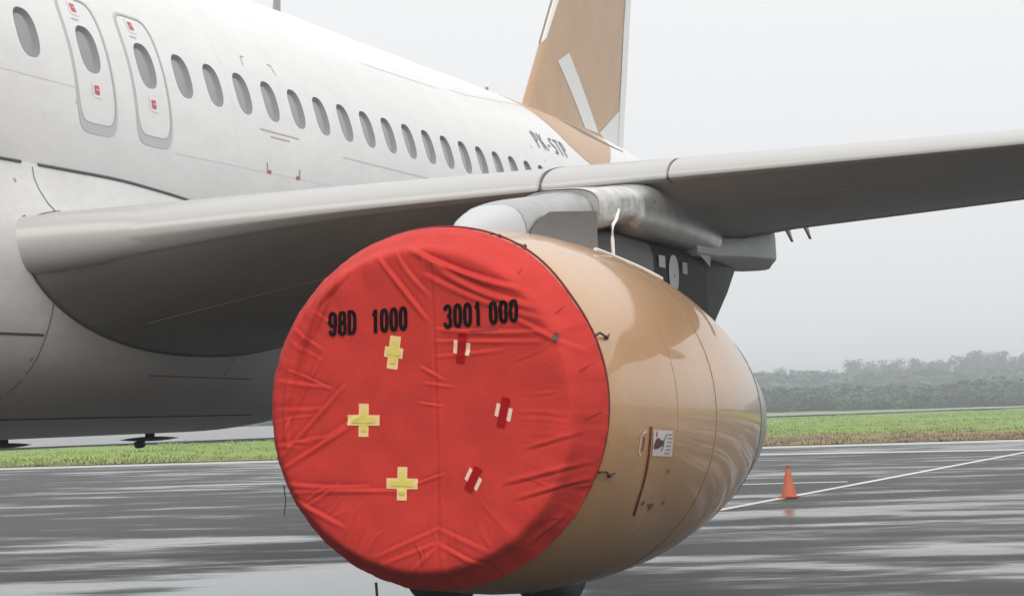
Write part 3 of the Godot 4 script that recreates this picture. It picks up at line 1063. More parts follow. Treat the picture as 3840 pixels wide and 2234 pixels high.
func cloth_relief(p: Vector2) -> float:
	var r := p.length()
	var a := atan2(p.y, p.x)
	var h := 0.0
	for f in folds:
		h += seg_fold(p, f)
	# tension pleats that run in from the rim
	var edge := exp(-pow((r - 0.86) / 0.17, 2.0))
	h += edge * 0.007 * cover_noise.get_noise_3d(cos(a) * 520.0, sin(a) * 520.0, r * 20.0)
	h += exp(-pow((r - 0.95) / 0.07, 2.0)) * 0.004 * cover_noise.get_noise_3d(cos(a) * 900.0 + 300.0, sin(a) * 900.0, r * 90.0)
	h += 0.003 * cover_noise.get_noise_2d(p.x * 240.0, p.y * 110.0)
	h += 0.011 * cover_noise.get_noise_2d(p.x * 55.0 + 90.0, p.y * 45.0)
	# the middle seam
	var s := p.x - 0.035 - CO.x
	h += (-0.004 * exp(-s * s / 0.00012) + 0.003 * exp(-pow(s - 0.02, 2.0) / 0.0002)) * smoothstep(0.95, 0.8, r)
	return h

const CP := [[0.0, 11.062], [0.3, 11.059], [0.6, 11.047], [0.76, 11.038], [0.825, 11.040], [0.848, 11.050], [0.865, 11.073], [0.88, 11.108], [0.905, 11.156], [0.93, 11.198], [0.95, 11.235]]

# cloth surface: p = (outboard, up) from the engine's centre, r up to 1
func cloth(p: Vector2, off: float) -> Vector3:
	var r := p.length()
	var x := curve(CP, r)
	var d := cloth_relief(p) + off
	var tilt := smoothstep(0.82, 0.89, r)
	var radial: Vector3 = Vector3(0, p.y, p.x) / maxf(r, 1e-4)
	var n: Vector3 = (Vector3(-1, 0, 0) * (1.0 - 0.75 * tilt) + radial * tilt).normalized()
	return Vector3(x, EC.y + p.y, EC.z + p.x) + n * d

func cloth_at(off: float) -> Callable:
	return func(p: Vector2) -> Vector3: return cloth(p, off)

# strokes of one stencilled character in a unit box
func glyph(ch: String) -> Array:
	var loop := func(x0: float, y0: float, x1: float, y1: float, from: float, to: float) -> Array:
		var out := []
		for k in 29:
			var t := lerpf(from, to, k / 28.0)
			var c := cos(t)
			var n := sin(t)
			out.append(Vector2((x0 + x1) * 0.5 + sign(c) * pow(abs(c), 0.7) * (x1 - x0) * 0.5, (y0 + y1) * 0.5 + sign(n) * pow(abs(n), 0.7) * (y1 - y0) * 0.5))
		return out
	match ch:
		"0":
			return [loop.call(0.0, 0.0, 1.0, 1.0, 0.0, TAU)]
		"1":
			return [[Vector2(0.12, 0.76), Vector2(0.36, 0.82), Vector2(0.60, 1.0)], [Vector2(0.62, 1.07), Vector2(0.62, -0.07)]]
		"3":
			return [[Vector2(0.0, 0.80), Vector2(0.06, 0.92), Vector2(0.26, 1.0), Vector2(0.55, 1.01), Vector2(0.82, 0.95), Vector2(0.95, 0.82), Vector2(0.93, 0.66), Vector2(0.78, 0.55), Vector2(0.42, 0.52)], [Vector2(0.42, 0.52), Vector2(0.82, 0.48), Vector2(0.98, 0.36), Vector2(1.0, 0.2), Vector2(0.86, 0.06), Vector2(0.55, -0.01), Vector2(0.24, 0.02), Vector2(0.05, 0.1), Vector2(0.0, 0.22)]]
		"8":
			return [loop.call(0.06, 0.53, 0.94, 1.0, 0.0, TAU), loop.call(0.0, 0.0, 1.0, 0.53, 0.0, TAU)]
		"9":
			return [loop.call(0.0, 0.42, 1.0, 1.0, 0.0, TAU), [Vector2(1.0, 0.75), Vector2(1.0, 0.4), Vector2(0.97, 0.2), Vector2(0.8, 0.04), Vector2(0.5, 0.0), Vector2(0.2, 0.04), Vector2(0.02, 0.2)]]
	return [[Vector2(0.0, -0.07), Vector2(0.0, 1.07)], [Vector2(0.0, 1.0), Vector2(0.55, 1.0), Vector2(0.86, 0.9), Vector2(1.0, 0.7), Vector2(1.0, 0.3), Vector2(0.86, 0.1), Vector2(0.55, 0.0), Vector2(0.0, 0.0)]]

func build_cover() -> void:
	cover_noise.seed = 5
	cover_noise.frequency = 0.01
	cover_noise.fractal_octaves = 3
	folds = [
		[Vector2(-0.252, 0.80), Vector2(-0.02, 0.50), 0.016, 0.020, 0.0], [Vector2(-0.16, 0.83), Vector2(0.0, 0.62), 0.010, 0.02, 0.01],
		[Vector2(-0.05, 0.835), Vector2(0.50, 0.62), 0.024, 0.026, 0.02], [Vector2(0.05, 0.76), Vector2(0.55, 0.53), 0.020, 0.03, 0.03], [Vector2(0.02, 0.70), Vector2(0.62, 0.46), 0.012, 0.024, 0.02],
		[Vector2(-0.50, 0.74), Vector2(-0.66, 0.42), 0.022, 0.022, 0.0], [Vector2(-0.56, 0.67), Vector2(-0.79, 0.10), 0.026, 0.026, 0.03], [Vector2(-0.45, 0.74), Vector2(-0.60, 0.60), 0.012, 0.02, 0.0],
		[Vector2(-0.76, 0.35), Vector2(-0.82, -0.15), 0.018, 0.022, 0.02], [Vector2(-0.82, -0.20), Vector2(-0.50, 0.12), 0.016, 0.020, 0.0], [Vector2(-0.83, -0.10), Vector2(-0.62, 0.28), 0.016, 0.018, 0.0],
		[Vector2(-0.82, -0.28), Vector2(-0.46, -0.08), 0.014, 0.020, 0.0], [Vector2(-0.81, -0.38), Vector2(-0.38, -0.40), 0.012, 0.020, 0.01], [Vector2(-0.79, -0.42), Vector2(-0.15, -0.42), 0.010, 0.016, 0.0], [Vector2(-0.78, -0.47), Vector2(-0.52, -0.60), 0.012, 0.02, 0.0],
		[Vector2(-0.30, -0.76), Vector2(0.02, -0.63), 0.010, 0.016, 0.0], [Vector2(-0.26, -0.80), Vector2(0.02, -0.70), 0.009, 0.016, 0.0], [Vector2(-0.10, -0.83), Vector2(0.03, -0.72), 0.010, 0.016, 0.0], [Vector2(0.05, -0.63), Vector2(0.30, -0.74), 0.006, 0.020, 0.0], [Vector2(0.07, -0.72), Vector2(0.24, -0.81), 0.010, 0.018, 0.0],
		[Vector2(0.80, -0.30), Vector2(0.44, -0.38), 0.011, 0.020, 0.0], [Vector2(0.81, -0.38), Vector2(0.50, -0.46), 0.010, 0.018, 0.0], [Vector2(0.80, -0.14), Vector2(0.56, -0.20), 0.008, 0.018, 0.0], [Vector2(0.66, -0.58), Vector2(0.52, -0.70), 0.012, 0.016, 0.0],
		[Vector2(0.08, 0.42), Vector2(0.66, 0.39), 0.010, 0.018, 0.01], [Vector2(0.06, 0.36), Vector2(0.60, 0.34), 0.009, 0.016, 0.0], [Vector2(0.06, 0.28), Vector2(0.40, 0.30), 0.007, 0.016, 0.0], [Vector2(0.50, 0.46), Vector2(0.80, 0.30), 0.012, 0.02, 0.0],
		[Vector2(-0.03, 0.22), Vector2(0.06, 0.17), 0.009, 0.014, 0.0], [Vector2(-0.01, 0.14), Vector2(0.12, 0.12), 0.006, 0.014, 0.0], [Vector2(-0.06, 0.04), Vector2(0.06, 0.02), 0.006, 0.012, 0.0], [Vector2(-0.60, -0.14), Vector2(-0.40, -0.02), 0.009, 0.018, 0.0], [Vector2(-0.08, -0.385), Vector2(0.06, -0.34), 0.010, 0.012, 0.0]]
	var hand := folds.size()
	for k in hand:                     # the drawn creases are narrow
		folds[k][0] += CO
		folds[k][1] += CO
		folds[k][2] *= 0.85
		folds[k][3] *= 0.68
	for k in 62:                       # short pleats gathered at the rim
		var a := rng.randf() * TAU
		var r1 := rng.randf_range(0.78, 0.845)
		var l := rng.randf_range(0.06, 0.26)
		var p1 := Vector2(cos(a), sin(a)) * r1
		var p2 := Vector2(cos(a + rng.randf_range(-0.07, 0.07)), sin(a + rng.randf_range(-0.07, 0.07))) * (r1 - l)
		folds.append([p1, p2, rng.randf_range(0.002, 0.006) * (1.35 if p1.x < 0.1 else 0.5), rng.randf_range(0.006, 0.012), rng.randf_range(-0.01, 0.01)])
	for f in folds:
		f.append(Rect2(f[0], Vector2.ZERO).expand(f[1]).grow(f[3] * 4.5))
	var cover := thing("engine_cover", Vector3(11.2, EC.y, EC.z))
	tag(cover, "red fabric cover pulled over the jet engine intake, numbered 98D 1000 and 3001 000", "engine cover")
	var at := -cover.position
	var rows := []
	var nr := 170
	var na := 640
	for k in nr + 1:
		var r := 0.95 * float(k) / nr + 0.0005
		var row := PackedVector3Array()
		for j in na:
			var a := TAU * j / na
			row.append(cloth(Vector2(cos(a), sin(a)) * r, 0.0) + at)
		rows.append(row)
	# the skirt back over the lip to the drawn hem
	for k in range(1, 13):
		var t := k / 12.0
		var row := PackedVector3Array()
		for j in na:
			var a := TAU * j / na
			var d := Vector2(cos(a), sin(a))
			var hem := 11.295 + 0.012 * sin(a * 3.0 + 1.0) + 0.10 * smoothstep(0.55, 1.0, d.y) + 0.008 * cover_noise.get_noise_2d(cos(a) * 500.0, sin(a) * 500.0)
			var e := cloth(d * 0.95, 0.0)
			var re := Vector2(e.z - EC.z, e.y - EC.y).length()
			var rt := lerpf(re, curve(NAC, hem) + 0.014, smoothstep(0.0, 0.9, t)) + 0.010 * sin(PI * t)
			rt += 0.007 * sin(PI * min(1.0, t * 1.1)) * cover_noise.get_noise_3d(cos(a) * 800.0, sin(a) * 800.0, t * 60.0)
			if k == 12:
				rt -= 0.012
			var p := Vector3(lerpf(e.x, hem, t), EC.y + d.y * rt, EC.z + d.x * rt)
			row.append(p + at)
		rows.append(row)
	var b := MB.new()
	b.grid(rows, true)
	obj("cloth", b.mesh(Vector3(-1, 0, 0)), M.cloth, cover)
	# hem cord, tabs, loose ends
	var hem_pts := []
	for j in 121:
		var a := TAU * j / 120
		var hx := 11.305 + 0.012 * sin(a * 3.0 + 1.0) + 0.10 * smoothstep(0.55, 1.0, sin(a))
		var rr := curve(NAC, hx) + 0.012
		hem_pts.append(Vector3(hx, EC.y + 0.012 + sin(a) * rr, EC.z + cos(a) * rr) + at)
	obj("hem_cord", tube(hem_pts, 0.007, 6), mat(0.16, 0.012, 0.012, 0.6), cover)
	for d in [22.0, 62.0, 71.0, 104.0, 150.0, -21.5]:
		var a := deg_to_rad(d)
		var pts := []
		for k in 5:
			pts.append(nac(11.31 + 0.045 * k, a + 0.012 * sin(k * 1.7), 0.016 + 0.010 * sin(k * 1.4)) + at)
		obj("strap", tube(pts, 0.007, 6, 0.004), M.strap, cover)
		obj("buckle", box(pts[3], Vector3(0.03, 0.022, 0.02), 0.005), M.strap, cover)
	# sewn loops on the skirt
	for d in [-4.0, 12.0, 33.0, 52.0, -40.0, -28.0]:
		var a := deg_to_rad(d)
		var pts := []
		for k in 6:
			var r := lerpf(0.885, 0.962, k / 5.0)
			var x := lerpf(curve(CP, 0.885), 11.29, k / 5.0)
			pts.append(Vector3(x - 0.004, EC.y + sin(a + 0.01 * k) * (r + 0.006), EC.z + cos(a + 0.01 * k) * (r + 0.006)) + at)
		obj("stitching", tube(pts, 0.0028, 5), mat(0.30, 0.02, 0.018, 0.7), cover)
	for q in [[203.0, 0.17, 0.003], [247.5, 0.28, 0.008]]:
		var a := deg_to_rad(q[0])
		var p := Vector3(11.3, EC.y + sin(a) * 1.0, EC.z + cos(a) * 1.0)
		obj("hanging_cord", tube([p + at, p + at + Vector3(0.01, -q[1] * 0.5, 0.004), p + at + Vector3(0.0, -q[1], -0.003)], q[2], 5), mat(0.03, 0.035, 0.04, 0.6), cover)
	obj("grommet", disc(oblong(Vector2(0.765, 0.355), 0.03, 0.05, 2.0, 12), func(p: Vector2) -> Vector3: return cloth(p, 0.004) + at, Vector3(-1, 0, 0)), mat(0.10, 0.02, 0.02, 0.5), cover)
	# printed numbers
	for q in [["98D", -0.480, 0.478, 0.056, 0.130], ["1000", -0.213, 0.486, 0.054, 0.126], ["3001", 0.206, 0.494, 0.056, 0.126], ["000", 0.438, 0.502, 0.057, 0.118]]:
		var txt: String = q[0]
		for k in txt.length():
			var x: float = (k - (txt.length() - 1) * 0.5) * q[3]
			var c := Vector2(q[1] + x, q[2] + x * 0.05) + CO
			var w: float = q[3] * 0.56
			var h: float = q[4] - 0.017
			var pieces := glyph(txt[k])
			var g: Node3D = null
			for pc in pieces:
				var pts := []
				for v in pc:
					pts.append(c + Vector2((v.x - 0.5) * w + (v.y - 0.5) * 0.004, (v.y - 0.5) * h))
				var o := obj("printed_digit", band(pts, 0.0205, func(p: Vector2) -> Vector3: return cloth(p, 0.0065) + at, Vector3(-1, 0, 0)), M.ink, cover if g == null else g)
				if g == null:
					g = o
	var f := func(p: Vector2) -> Vector3: return cloth(p, 0.003) + at
	var f2 := func(p: Vector2) -> Vector3: return cloth(p, 0.0065) + at
	obj("small_print", band([Vector2(0.242, 0.411) + CO, Vector2(0.30, 0.409) + CO, Vector2(0.398, 0.411) + CO], 0.007, f, Vector3(-1, 0, 0)), mat(0.12, 0.02, 0.02, 0.6), cover)
	# tape crosses
	for q in [[Vector2(-0.194, 0.312), 0.105, 9.0, 0.062], [Vector2(-0.376, -0.042), 0.182, 2.0, 0.056], [Vector2(-0.163, -0.381), 0.178, 2.0, 0.056]]:
		var c: Vector2 = q[0] + CO
		var up := Vector2.UP.rotated(deg_to_rad(-q[2])) * -1.0
		var sd := Vector2(-up.y, up.x)
		var cr := Node3D.new()
		cr.name = "tape_cross"
		cover.add_child(cr, true)
		var strip := func(d: Vector2, l: float, w: float, g: Callable, m: Material, nm: String) -> void:
			var e := Vector2(-d.y, d.x) * w * 0.5
			obj(nm, patch([c - d * l * 0.5 - e, c + d * l * 0.5 - e, c + d * l * 0.5 + e, c - d * l * 0.5 + e], g, 10, 4, Vector3(-1, 0, 0)), m, cr)
		strip.call(up, 0.176, q[3], f, M.tape_pale, "tape_strip")
		strip.call(sd, q[1], 0.056, func(p: Vector2) -> Vector3: return cloth(p, 0.0045) + at, M.tape_pale, "tape_strip")
		strip.call(up, 0.118, q[3] * 0.5, f2, M.tape_yellow, "yellow_strip")
		strip.call(sd, q[1] * 0.72, 0.029, func(p: Vector2) -> Vector3: return cloth(p, 0.008) + at, M.tape_yellow, "yellow_strip")
	for q in [[Vector2(0.193, 0.322), 8.0, 0.155], [Vector2(0.417, -0.020), 14.0, 0.158], [Vector2(0.239, -0.364), 28.0, 0.135]]:
		var c: Vector2 = q[0] + CO
		var up := Vector2(0, 1).rotated(deg_to_rad(-q[1]))
		var sd := Vector2(1, 0).rotated(deg_to_rad(-q[1] * 1.6))
		var cr := Node3D.new()
		cr.name = "tape_cross"
		cover.add_child(cr, true)
		for s in [-1.0, 1.0]:
			var m: Vector2 = c + sd * s * 0.034
			obj("pale_strip", patch([m - sd * 0.013 - up * 0.034, m + sd * 0.013 - up * 0.034, m + sd * 0.013 + up * 0.034, m - sd * 0.013 + up * 0.034], f, 4, 5, Vector3(-1, 0, 0)), M.tape_white, cr)
		var e := Vector2(up.y, -up.x) * 0.024
		obj("red_strip", patch([c - up * q[2] * 0.5 - e, c - up * q[2] * 0.5 + e, c + up * q[2] * 0.5 + e, c + up * q[2] * 0.5 - e], f2, 4, 10, Vector3(-1, 0, 0)), M.tape_red, cr)

# ------------------------------------------------------------------ ground
var fh: Vector3
var rh: Vector3
var eye: Vector3

func at(d: float, l: float, y: float = 0.0) -> Vector3:      # d metres out across the apron from the camera's foot, l to the right
	var p := eye + fh * d + rh * l
	return Vector3(p.x, y, p.z)

func sheet(n: String, d0: float, d1: float, l0: float, l1: float, y: float, m: Material, nd: int = 1, nl: int = 1) -> MeshInstance3D:
	var rows := []
	for k in nd + 1:
		var row := PackedVector3Array()
		for j in nl + 1:
			row.append(at(lerpf(d0, d1, float(k) / nd), lerpf(l0, l1, float(j) / nl), y))
		rows.append(row)
	var b := MB.new()
	b.grid(rows)
	for k in b.v.size():
		b.uv[k] = Vector2((b.v[k] - eye).dot(rh) / 110.0, (b.v[k] - eye).dot(fh) / 44.0)
	var o := obj(n, b.mesh(Vector3.UP), m)
	kind(o, "structure")
	return o

func wet_asphalt() -> StandardMaterial3D:
	var size := 1536
	var broad := noise_img(41, size, 0.0022, 4).get_data()
	var mid := noise_img(42, size, 0.016, 4).get_data()
	var fine := noise_img(43, size, 0.11, 3).get_data()
	var tone := noise_img(44, size, 0.006, 5).get_data()
	var alb := PackedByteArray()
	var rgh := PackedByteArray()
	alb.resize(size * size)
	rgh.resize(size * size)
	for k in size * size:
		var w: float = broad[k] * 0.0016 + mid[k] * 0.0024 + fine[k] * 0.0008
		var px: float = float(k % size) / size * 110.0
		var py: float = float(k / size) / size * 44.0
		px = px - 110.0 if px > 55.0 else px
		w = clampf((w - 0.51) / 0.29, 0.0, 1.0) * 0.85
		w = maxf(w, smoothstep(0.25, 0.75, exp(-pow((px + 1.6) / 2.6, 2.0) - pow((py - 19.6) / 2.6, 2.0)) * (0.5 + mid[k] / 200.0)))
		w = w * w * (3.0 - 2.0 * w)
		var t: float = tone[k] / 255.0
		var a: float = lerpf(0.225, 0.185, w) + (t - 0.5) * 0.07 + (fine[k] / 255.0 - 0.5) * 0.05
		alb[k] = int(clampf(a, 0.0, 1.0) * 255.0)
		rgh[k] = int(clampf(lerpf(0.66, 0.10, w) + (t - 0.5) * 0.18 + (fine[k] / 255.0 - 0.5) * 0.10, 0.04, 1.0) * 255.0)
	var ia := Image.create_from_data(size, size, false, Image.FORMAT_L8, alb)
	var ir := Image.create_from_data(size, size, false, Image.FORMAT_L8, rgh)
	var m := StandardMaterial3D.new()
	m.albedo_color = Color(1.0, 0.985, 0.98)
	m.albedo_texture = ImageTexture.create_from_image(ia)
	m.roughness = 1.0
	m.roughness_texture = ImageTexture.create_from_image(ir)
	m.metallic_specular = 0.36
	return m

func build_ground() -> void:
	var soil := mat(0.07, 0.075, 0.035, 0.9)
	sheet("ground", -120.0, 1100.0, -700.0, 700.0, -0.06, soil, 4, 4)
	var wet := wet_asphalt()
	sheet("apron", -60.0, 74.4, -160.0, 160.0, 0.0, wet, 8, 16)
	sheet("apron_edge", 70.6, 73.4, -160.0, 160.0, 0.004, mat(0.40, 0.40, 0.36, 0.5), 1, 8)
	# grass verge as a coloured, slightly uneven field
	var nz := FastNoiseLite.new()
	nz.seed = 8
	nz.frequency = 0.03
	nz.fractal_octaves = 4
	var b := MB.new()
	var rows := []
	for k in 61:
		var row := PackedVector3Array()
		for j in 201:
			var d := 74.4 + 190.0 * pow(k / 60.0, 1.6)
			var l := lerpf(-110.0, 140.0, j / 200.0)
			row.append(at(d, l, 0.0 + 0.10 * nz.get_noise_2d(d * 2.0, l * 2.0) * min(1.0, (d - 74.4) * 0.2) + 0.02))
		rows.append(row)
	b.grid(rows)
	for k in b.v.size():
		var q := b.v[k] - eye
		b.c.append(grass_tone(q.dot(fh), q.dot(rh), nz, k))
	var gm := StandardMaterial3D.new()
	gm.vertex_color_use_as_albedo = true
	gm.roughness = 0.95
	gm.metallic_specular = 0.2
	var g := obj("grass_field", b.mesh(Vector3.UP), gm)
	kind(g, "structure")
	# tufts
	var tb := MB.new()
	for k in 9:
		var a := k * 2.4
		var base := Vector3(cos(a), 0, sin(a)) * 0.16 * (0.3 + 0.1 * k)
		var tip := base * 1.9 + Vector3(0, 0.30 + 0.05 * (k % 4), 0)
		var s := Vector3(-sin(a), 0, cos(a)) * 0.035
		var i0 := tb.add(base - s)
		tb.add(base + s)
		tb.add(tip)
		tb.tri(i0, i0 + 1, i0 + 2)
	var mm := MultiMesh.new()
	mm.transform_format = MultiMesh.TRANSFORM_3D
	mm.use_colors = true
	mm.mesh = tb.mesh(Vector3.UP)
	mm.instance_count = 15000
	for k in mm.instance_count:
		var d := 74.6 + 130.0 * pow(rng.randf(), 1.5)
		var l := rng.randf_range(-48.0, 70.0)
		var s := rng.randf_range(0.3, 1.0) * (0.55 + 0.4 * nz.get_noise_2d(d * 3.0, l * 3.0) + 0.25)
		mm.set_instance_transform(k, Transform3D(Basis(Vector3.UP, rng.randf() * TAU).scaled(Vector3(s * 1.6, s * 0.42, s * 1.6)), at(d, l, 0.0)))
		mm.set_instance_color(k, grass_tone(d, l, nz, k) * rng.randf_range(1.15, 1.4))
	var gi := MultiMeshInstance3D.new()
	gi.name = "grass_tufts"
	gi.multimesh = mm
	gi.material_override = gm
	add_child(gi, true)
	kind(gi, "stuff")
	tag(gi, "rough green and straw-coloured grass growing along the far edge of the wet apron", "grass")
	# the runway that crosses behind the grass
	var rb := MB.new()
	var rr := []
	var near_row := PackedVector3Array()
	var far_row := PackedVector3Array()
	for q in [[-70.0, 96.0, 262.0], [-30.0, 112.0, 256.0], [-14.8, 130.0, 250.0], [5.0, 160.0, 236.0], [23.0, 190.0, 214.0], [36.0, 200.0, 219.0], [52.0, 218.0, 234.0], [110.0, 262.0, 278.0]]:
		near_row.append(at(q[1], q[0], 0.16))
		far_row.append(at(q[2], q[0], 0.16))
	rr = [near_row, far_row]
	rb.grid(rr)
	kind(obj("runway", rb.mesh(Vector3.UP), mat(0.20, 0.20, 0.205, 0.5)), "structure")
	# thin white painted line, then a wide and a short pale strip
	for q in [[Vector2(26.0, 0.67), Vector2(31.6, 2.98), Vector2(56.6, 13.3), Vector2(90.0, 27.1), 0.17, "thin white line"], [Vector2(64.6, 2.0), Vector2(62.9, 7.3), Vector2(60.4, 14.4), Vector2(55.0, 30.0), 1.4, "edge line"], [Vector2(40.9, 2.2), Vector2(40.95, 4.2), Vector2(40.9, 5.3), Vector2(40.8, 6.3), 0.30, "short line"]]:
		var rows2 := []
		var wide: bool = q[5] == "thin white line"
		for k in 40:
			var t := k / 39.0 * 3.0
			var i: int = min(int(t), 2)
			var c: Vector2 = q[i].lerp(q[i + 1], t - i)
			if wide and (c.x < 20.0 or c.x > 74.0):
				continue
			var d: Vector2 = (q[i + 1] - q[i]).normalized()
			var s: Vector2 = Vector2(-d.y, d.x) * q[4] * 0.5
			rows2.append(PackedVector3Array([at(c.x + s.x, c.y + s.y, 0.006), at(c.x - s.x, c.y - s.y, 0.006)]))
		var pb := MB.new()
		pb.grid(rows2)
		var pm: StandardMaterial3D = M.paint if q[5] != "edge line" else mat(0.46, 0.46, 0.45, 0.35)
		kind(obj("apron_line", pb.mesh(Vector3.UP), pm), "structure")

func grass_tone(d: float, l: float, nz: FastNoiseLite, k: int) -> Color:
	var n := nz.get_noise_2d(d * 1.3, l * 0.6)
	var f := nz.get_noise_2d(d * 14.0 + 50.0, l * 14.0)
	# straw and bare earth near the apron on the right, greener to the left and farther out
	var dry := clampf(1.0 - (d - 88.0 - 18.0 * n) / 16.0, 0.0, 1.0) * smoothstep(-6.0, 10.0, l) + clampf(1.0 - (d - 78.0 - 4.0 * n) / 5.0, 0.0, 1.0) * 0.5
	dry = clampf(dry + f * 0.35, 0.0, 1.0)
	var green := Color(0.17, 0.28, 0.06).lerp(Color(0.23, 0.30, 0.08), clampf(0.5 + 0.5 * f + n, 0.0, 1.0))
	var straw := Color(0.27, 0.20, 0.10).lerp(Color(0.19, 0.145, 0.08), clampf(0.5 + f * 1.2 + n, 0.0, 1.0))
	var c := green.lerp(straw, dry)
	return Color(c.r, c.g, c.b)

# ------------------------------------------------------------------ trees
func leaf_cloud(b: MB, c: Vector3, r: Vector3, n: int, s: float) -> void:
	for k in n:
		var d := Vector3(rng.randfn(), rng.randfn(), rng.randfn()).normalized() * pow(rng.randf(), 0.45)
		var p := c + d * r
		var u := Vector3(rng.randfn(), rng.randfn() * 0.6, rng.randfn()).normalized() * s * rng.randf_range(0.6, 1.3)
		var w := u.cross(Vector3(rng.randfn(), rng.randfn(), rng.randfn()).normalized()).normalized() * s * 0.7
		var i0 := b.add(p - u)
		b.add(p + w)
		b.add(p + u)
		b.add(p - w)
		b.quad(i0, i0 + 1, i0 + 2, i0 + 3)

func make_tree(v: int) -> Node3D:
	var t := Node3D.new()
	var h := 10.0
	obj("trunk", tube([Vector3(0, -0.3, 0), Vector3(0.1, h * 0.4, 0.05), Vector3(-0.1, h * 0.85, 0)], 0.22, 7, 0.06), M.bark, t)
	var b := MB.new()
	var blobs := 9 + v % 3
	for k in blobs:
		var y := lerpf(0.30, 0.97, float(k) / (blobs - 1)) * h
		var spread: float = (1.0 - pow(abs(float(k) / (blobs - 1) - 0.45) * 1.6, 2.0)) * (1.5 if v != 2 else 0.9)
		var a := rng.randf() * TAU
		var o: Vector3 = Vector3(cos(a), 0, sin(a)) * max(0.1, spread) * rng.randf_range(0.4, 1.1)
		var rr := rng.randf_range(0.8, 1.5) * (1.0 if v != 2 else 0.7)
		leaf_cloud(b, o + Vector3(0, y, 0), Vector3(rr * 1.2, rr * 0.9, rr * 1.2), 150, 0.21)
	obj("crown", b.mesh(null, false), M["leaf%d" % (v % 3)], t)
	return t

func build_trees() -> void:
	for k in 3:
		var c: Color = [Color(0.050, 0.070, 0.040), Color(0.062, 0.082, 0.045), Color(0.042, 0.062, 0.040)][k]
		M["leaf%d" % k] = mat(c.r, c.g, c.b, 0.8, 0.0, 0.2)
		M["leaf%d" % k].backlight_enabled = true
		M["leaf%d" % k].backlight = Color(0.12, 0.15, 0.06)
	var protos := []
	for v in 5:
		protos.append(make_tree(v))
	# skyline heights along the photograph's wood, lowest by the engine and rising to the right
	var sky := [[40.0, 9.0], [71.0, 9.6], [80.0, 9.8], [90.0, 9.5], [96.0, 11.6], [106.0, 11.3], [116.0, 11.9], [131.0, 13.3], [143.0, 12.4], [170.0, 13.0], [230.0, 13.0]]
	var label := "hazy grey-green tree standing in the wood beyond the airfield"
	for row in 4:
		var l := 36.0 + row * 1.3
		while l < 176.0:
			var t: Node3D = protos[rng.randi() % 5].duplicate()
			t.name = numbered("tree")
			add_child(t, true)
			var d := 560.0 + row * 16.0 + rng.randf_range(-6, 6)
			var top: float = curve(sky, l * 600.0 / d) * d / 600.0 * [0.72, 0.84, 0.93, 0.99][row] * rng.randf_range(0.88, 1.07)
			t.position = at(d, l, -0.06)
			var s: float = top / 10.3
			t.scale = Vector3(s * 1.3, s, s * 1.3)
			t.rotation.y = rng.randf() * TAU
			tag(t, label, "tree", "trees of the hazy wood")
			l += rng.randf_range(2.6, 4.4)
	for p in protos:
		p.free()
	# scrub in front of the wood
	var sb := MB.new()
	for k in 5:
		leaf_cloud(sb, Vector3(rng.randf_range(-0.6, 0.6), rng.randf_range(0.3, 0.8), rng.randf_range(-0.6, 0.6)), Vector3(0.7, 0.5, 0.7), 60, 0.13)
	var sm := sb.mesh(null, false)
	for q in [["scrub", 262.0, 300.0, -90.0, 150.0, 1500, 0.75, 1.35, "low dark green scrub beyond the grass"], ["bushes", 320.0, 345.0, 5.0, 95.0, 520, 1.6, 2.9, "green bushes between the scrub and the hazy wood"], ["undergrowth", 500.0, 556.0, -40.0, 180.0, 1600, 3.0, 6.5, "hazy undergrowth at the foot of the wood"]]:
		var mm := MultiMesh.new()
		mm.transform_format = MultiMesh.TRANSFORM_3D
		mm.use_colors = true
		mm.mesh = sm
		mm.instance_count = q[5]
		for k in mm.instance_count:
			var l := rng.randf_range(q[3], q[4])
			var s := rng.randf_range(q[6], q[7]) * (1.0 + 0.45 * cover_noise.get_noise_1d(l * 18.0))
			mm.set_instance_transform(k, Transform3D(Basis(Vector3.UP, rng.randf() * TAU).scaled(Vector3(s * 1.4, s, s * 1.4)), at(rng.randf_range(q[1], q[2]), l, -0.05)))
			mm.set_instance_color(k, Color(0.055, 0.088, 0.045) * rng.randf_range(0.6, 1.4) * (1.0 + 0.6 * cover_noise.get_noise_1d(l * 30.0 + 400.0)))
		var o := MultiMeshInstance3D.new()
		o.name = q[0]
		o.multimesh = mm
		var m := mat(1, 1, 1, 0.85, 0.0, 0.2)
		m.vertex_color_use_as_albedo = true
		o.material_override = m
		add_child(o, true)
		kind(o, "stuff")
		tag(o, q[8], q[0])

func build_cone() -> void:
	var c := thing("traffic_cone", at(34.85, 4.42, 0.006))
	tag(c, "orange traffic cone standing beside the thin white line on the apron", "traffic cone")
	obj("cone_body", lathe(Vector3(0, 0.03, 0), Vector3(0, 1, 0), [[0.0, 0.125], [0.02, 0.118], [0.48, 0.03], [0.5, 0.022], [0.5, 0.0]], 24), M.cone, c)
	obj("cone_base", box(Vector3(0, 0.016, 0), Vector3(0.30, 0.03, 0.30), 0.01), mat(0.42, 0.07, 0.03, 0.6), c)
	obj("cone_tip", lathe(Vector3(0, 0.47, 0), Vector3(0, 1, 0), [[0.0, 0.038], [0.055, 0.028], [0.06, 0.0]], 16), mat(0.20, 0.05, 0.03, 0.6), c)

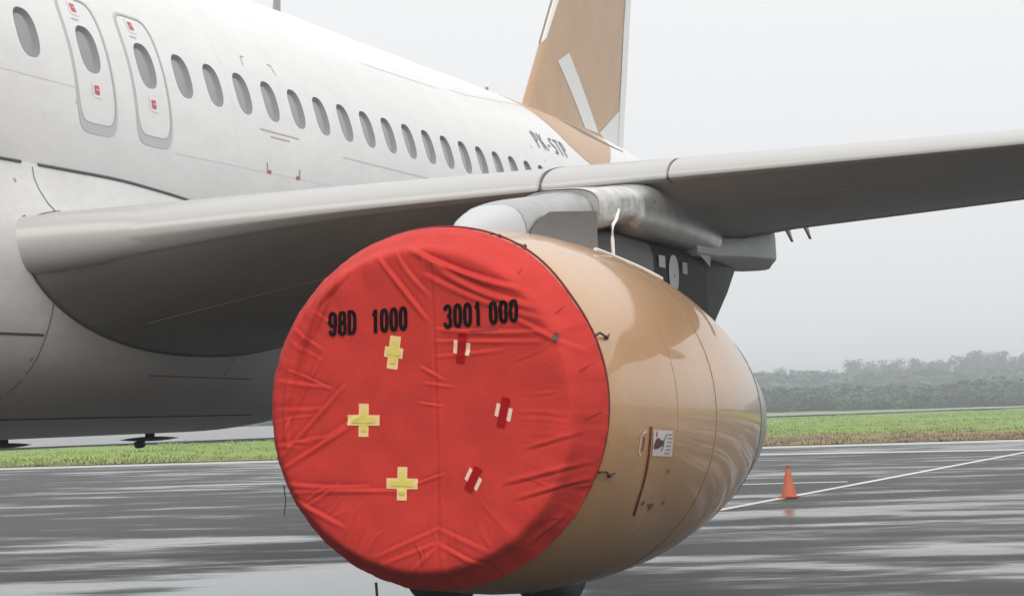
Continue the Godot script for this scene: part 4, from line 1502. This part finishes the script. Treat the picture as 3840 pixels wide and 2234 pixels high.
# ------------------------------------------------------------------ build
func _ready() -> void:
	rng.seed = 77
	var yaw := deg_to_rad(19.36)
	var pitch := deg_to_rad(2.927)
	var roll := deg_to_rad(1.6)
	eye = Vector3(0.5998, 1.6038, 9.9566)
	fh = Vector3(cos(yaw), 0, -sin(yaw))
	rh = Vector3(sin(yaw), 0, cos(yaw))
	var fw := fh * cos(pitch) + Vector3.UP * sin(pitch)
	var u0 := rh.cross(fw)
	var cr := rh * cos(roll) - u0 * sin(roll)
	var cu := u0 * cos(roll) + rh * sin(roll)
	var cam := Camera3D.new()
	cam.name = "camera"
	cam.transform = Transform3D(Basis(cr, cu, -fw), eye)
	cam.fov = 15.896
	cam.near = 0.1
	cam.far = 4000.0
	add_child(cam)
	cam.current = true
	var env := Environment.new()
	env.background_mode = Environment.BG_SKY
	var sm := ProceduralSkyMaterial.new()
	sm.sky_horizon_color = Color(0.418, 0.422, 0.429).linear_to_srgb()
	sm.sky_top_color = Color(0.80, 0.811, 0.823).linear_to_srgb()
	sm.sky_curve = 0.95
	sm.ground_bottom_color = Color(0.10, 0.10, 0.10).linear_to_srgb()
	sm.ground_horizon_color = Color(0.30, 0.305, 0.31).linear_to_srgb()
	sm.ground_curve = 0.03
	sm.sun_angle_max = 1.0
	sm.energy_multiplier = 1.55
	var sky := Sky.new()
	sky.sky_material = sm
	env.sky = sky
	env.tonemap_mode = Environment.TONE_MAPPER_LINEAR
	env.tonemap_exposure = 1.3
	env.sdfgi_enabled = true
	env.ssao_enabled = true
	env.ssil_enabled = true
	env.fog_enabled = true
	env.fog_density = 0.0016
	env.fog_light_color = Color(0.90, 0.93, 0.95)
	var we := WorldEnvironment.new()
	we.name = "environment"
	we.environment = env
	add_child(we)
	var sun := DirectionalLight3D.new()
	sun.name = "sun"
	sun.light_energy = 0.5
	sun.light_color = Color(1.0, 0.98, 0.95)
	sun.light_angular_distance = 40.0
	sun.shadow_enabled = true
	add_child(sun)
	sun.look_at_from_position(Vector3(-34, 35, 15), Vector3.ZERO)

	make_materials()
	build_ground()
	plane = thing("airliner")
	tag(plane, "parked white twin-engine airliner with tan engine cowling and tan tail fin", "airliner")
	build_fuselage()
	build_fairing()
	build_wing()
	build_engine()
	build_fin()
	build_gear()
	build_cover()
	build_trees()
	build_cone()
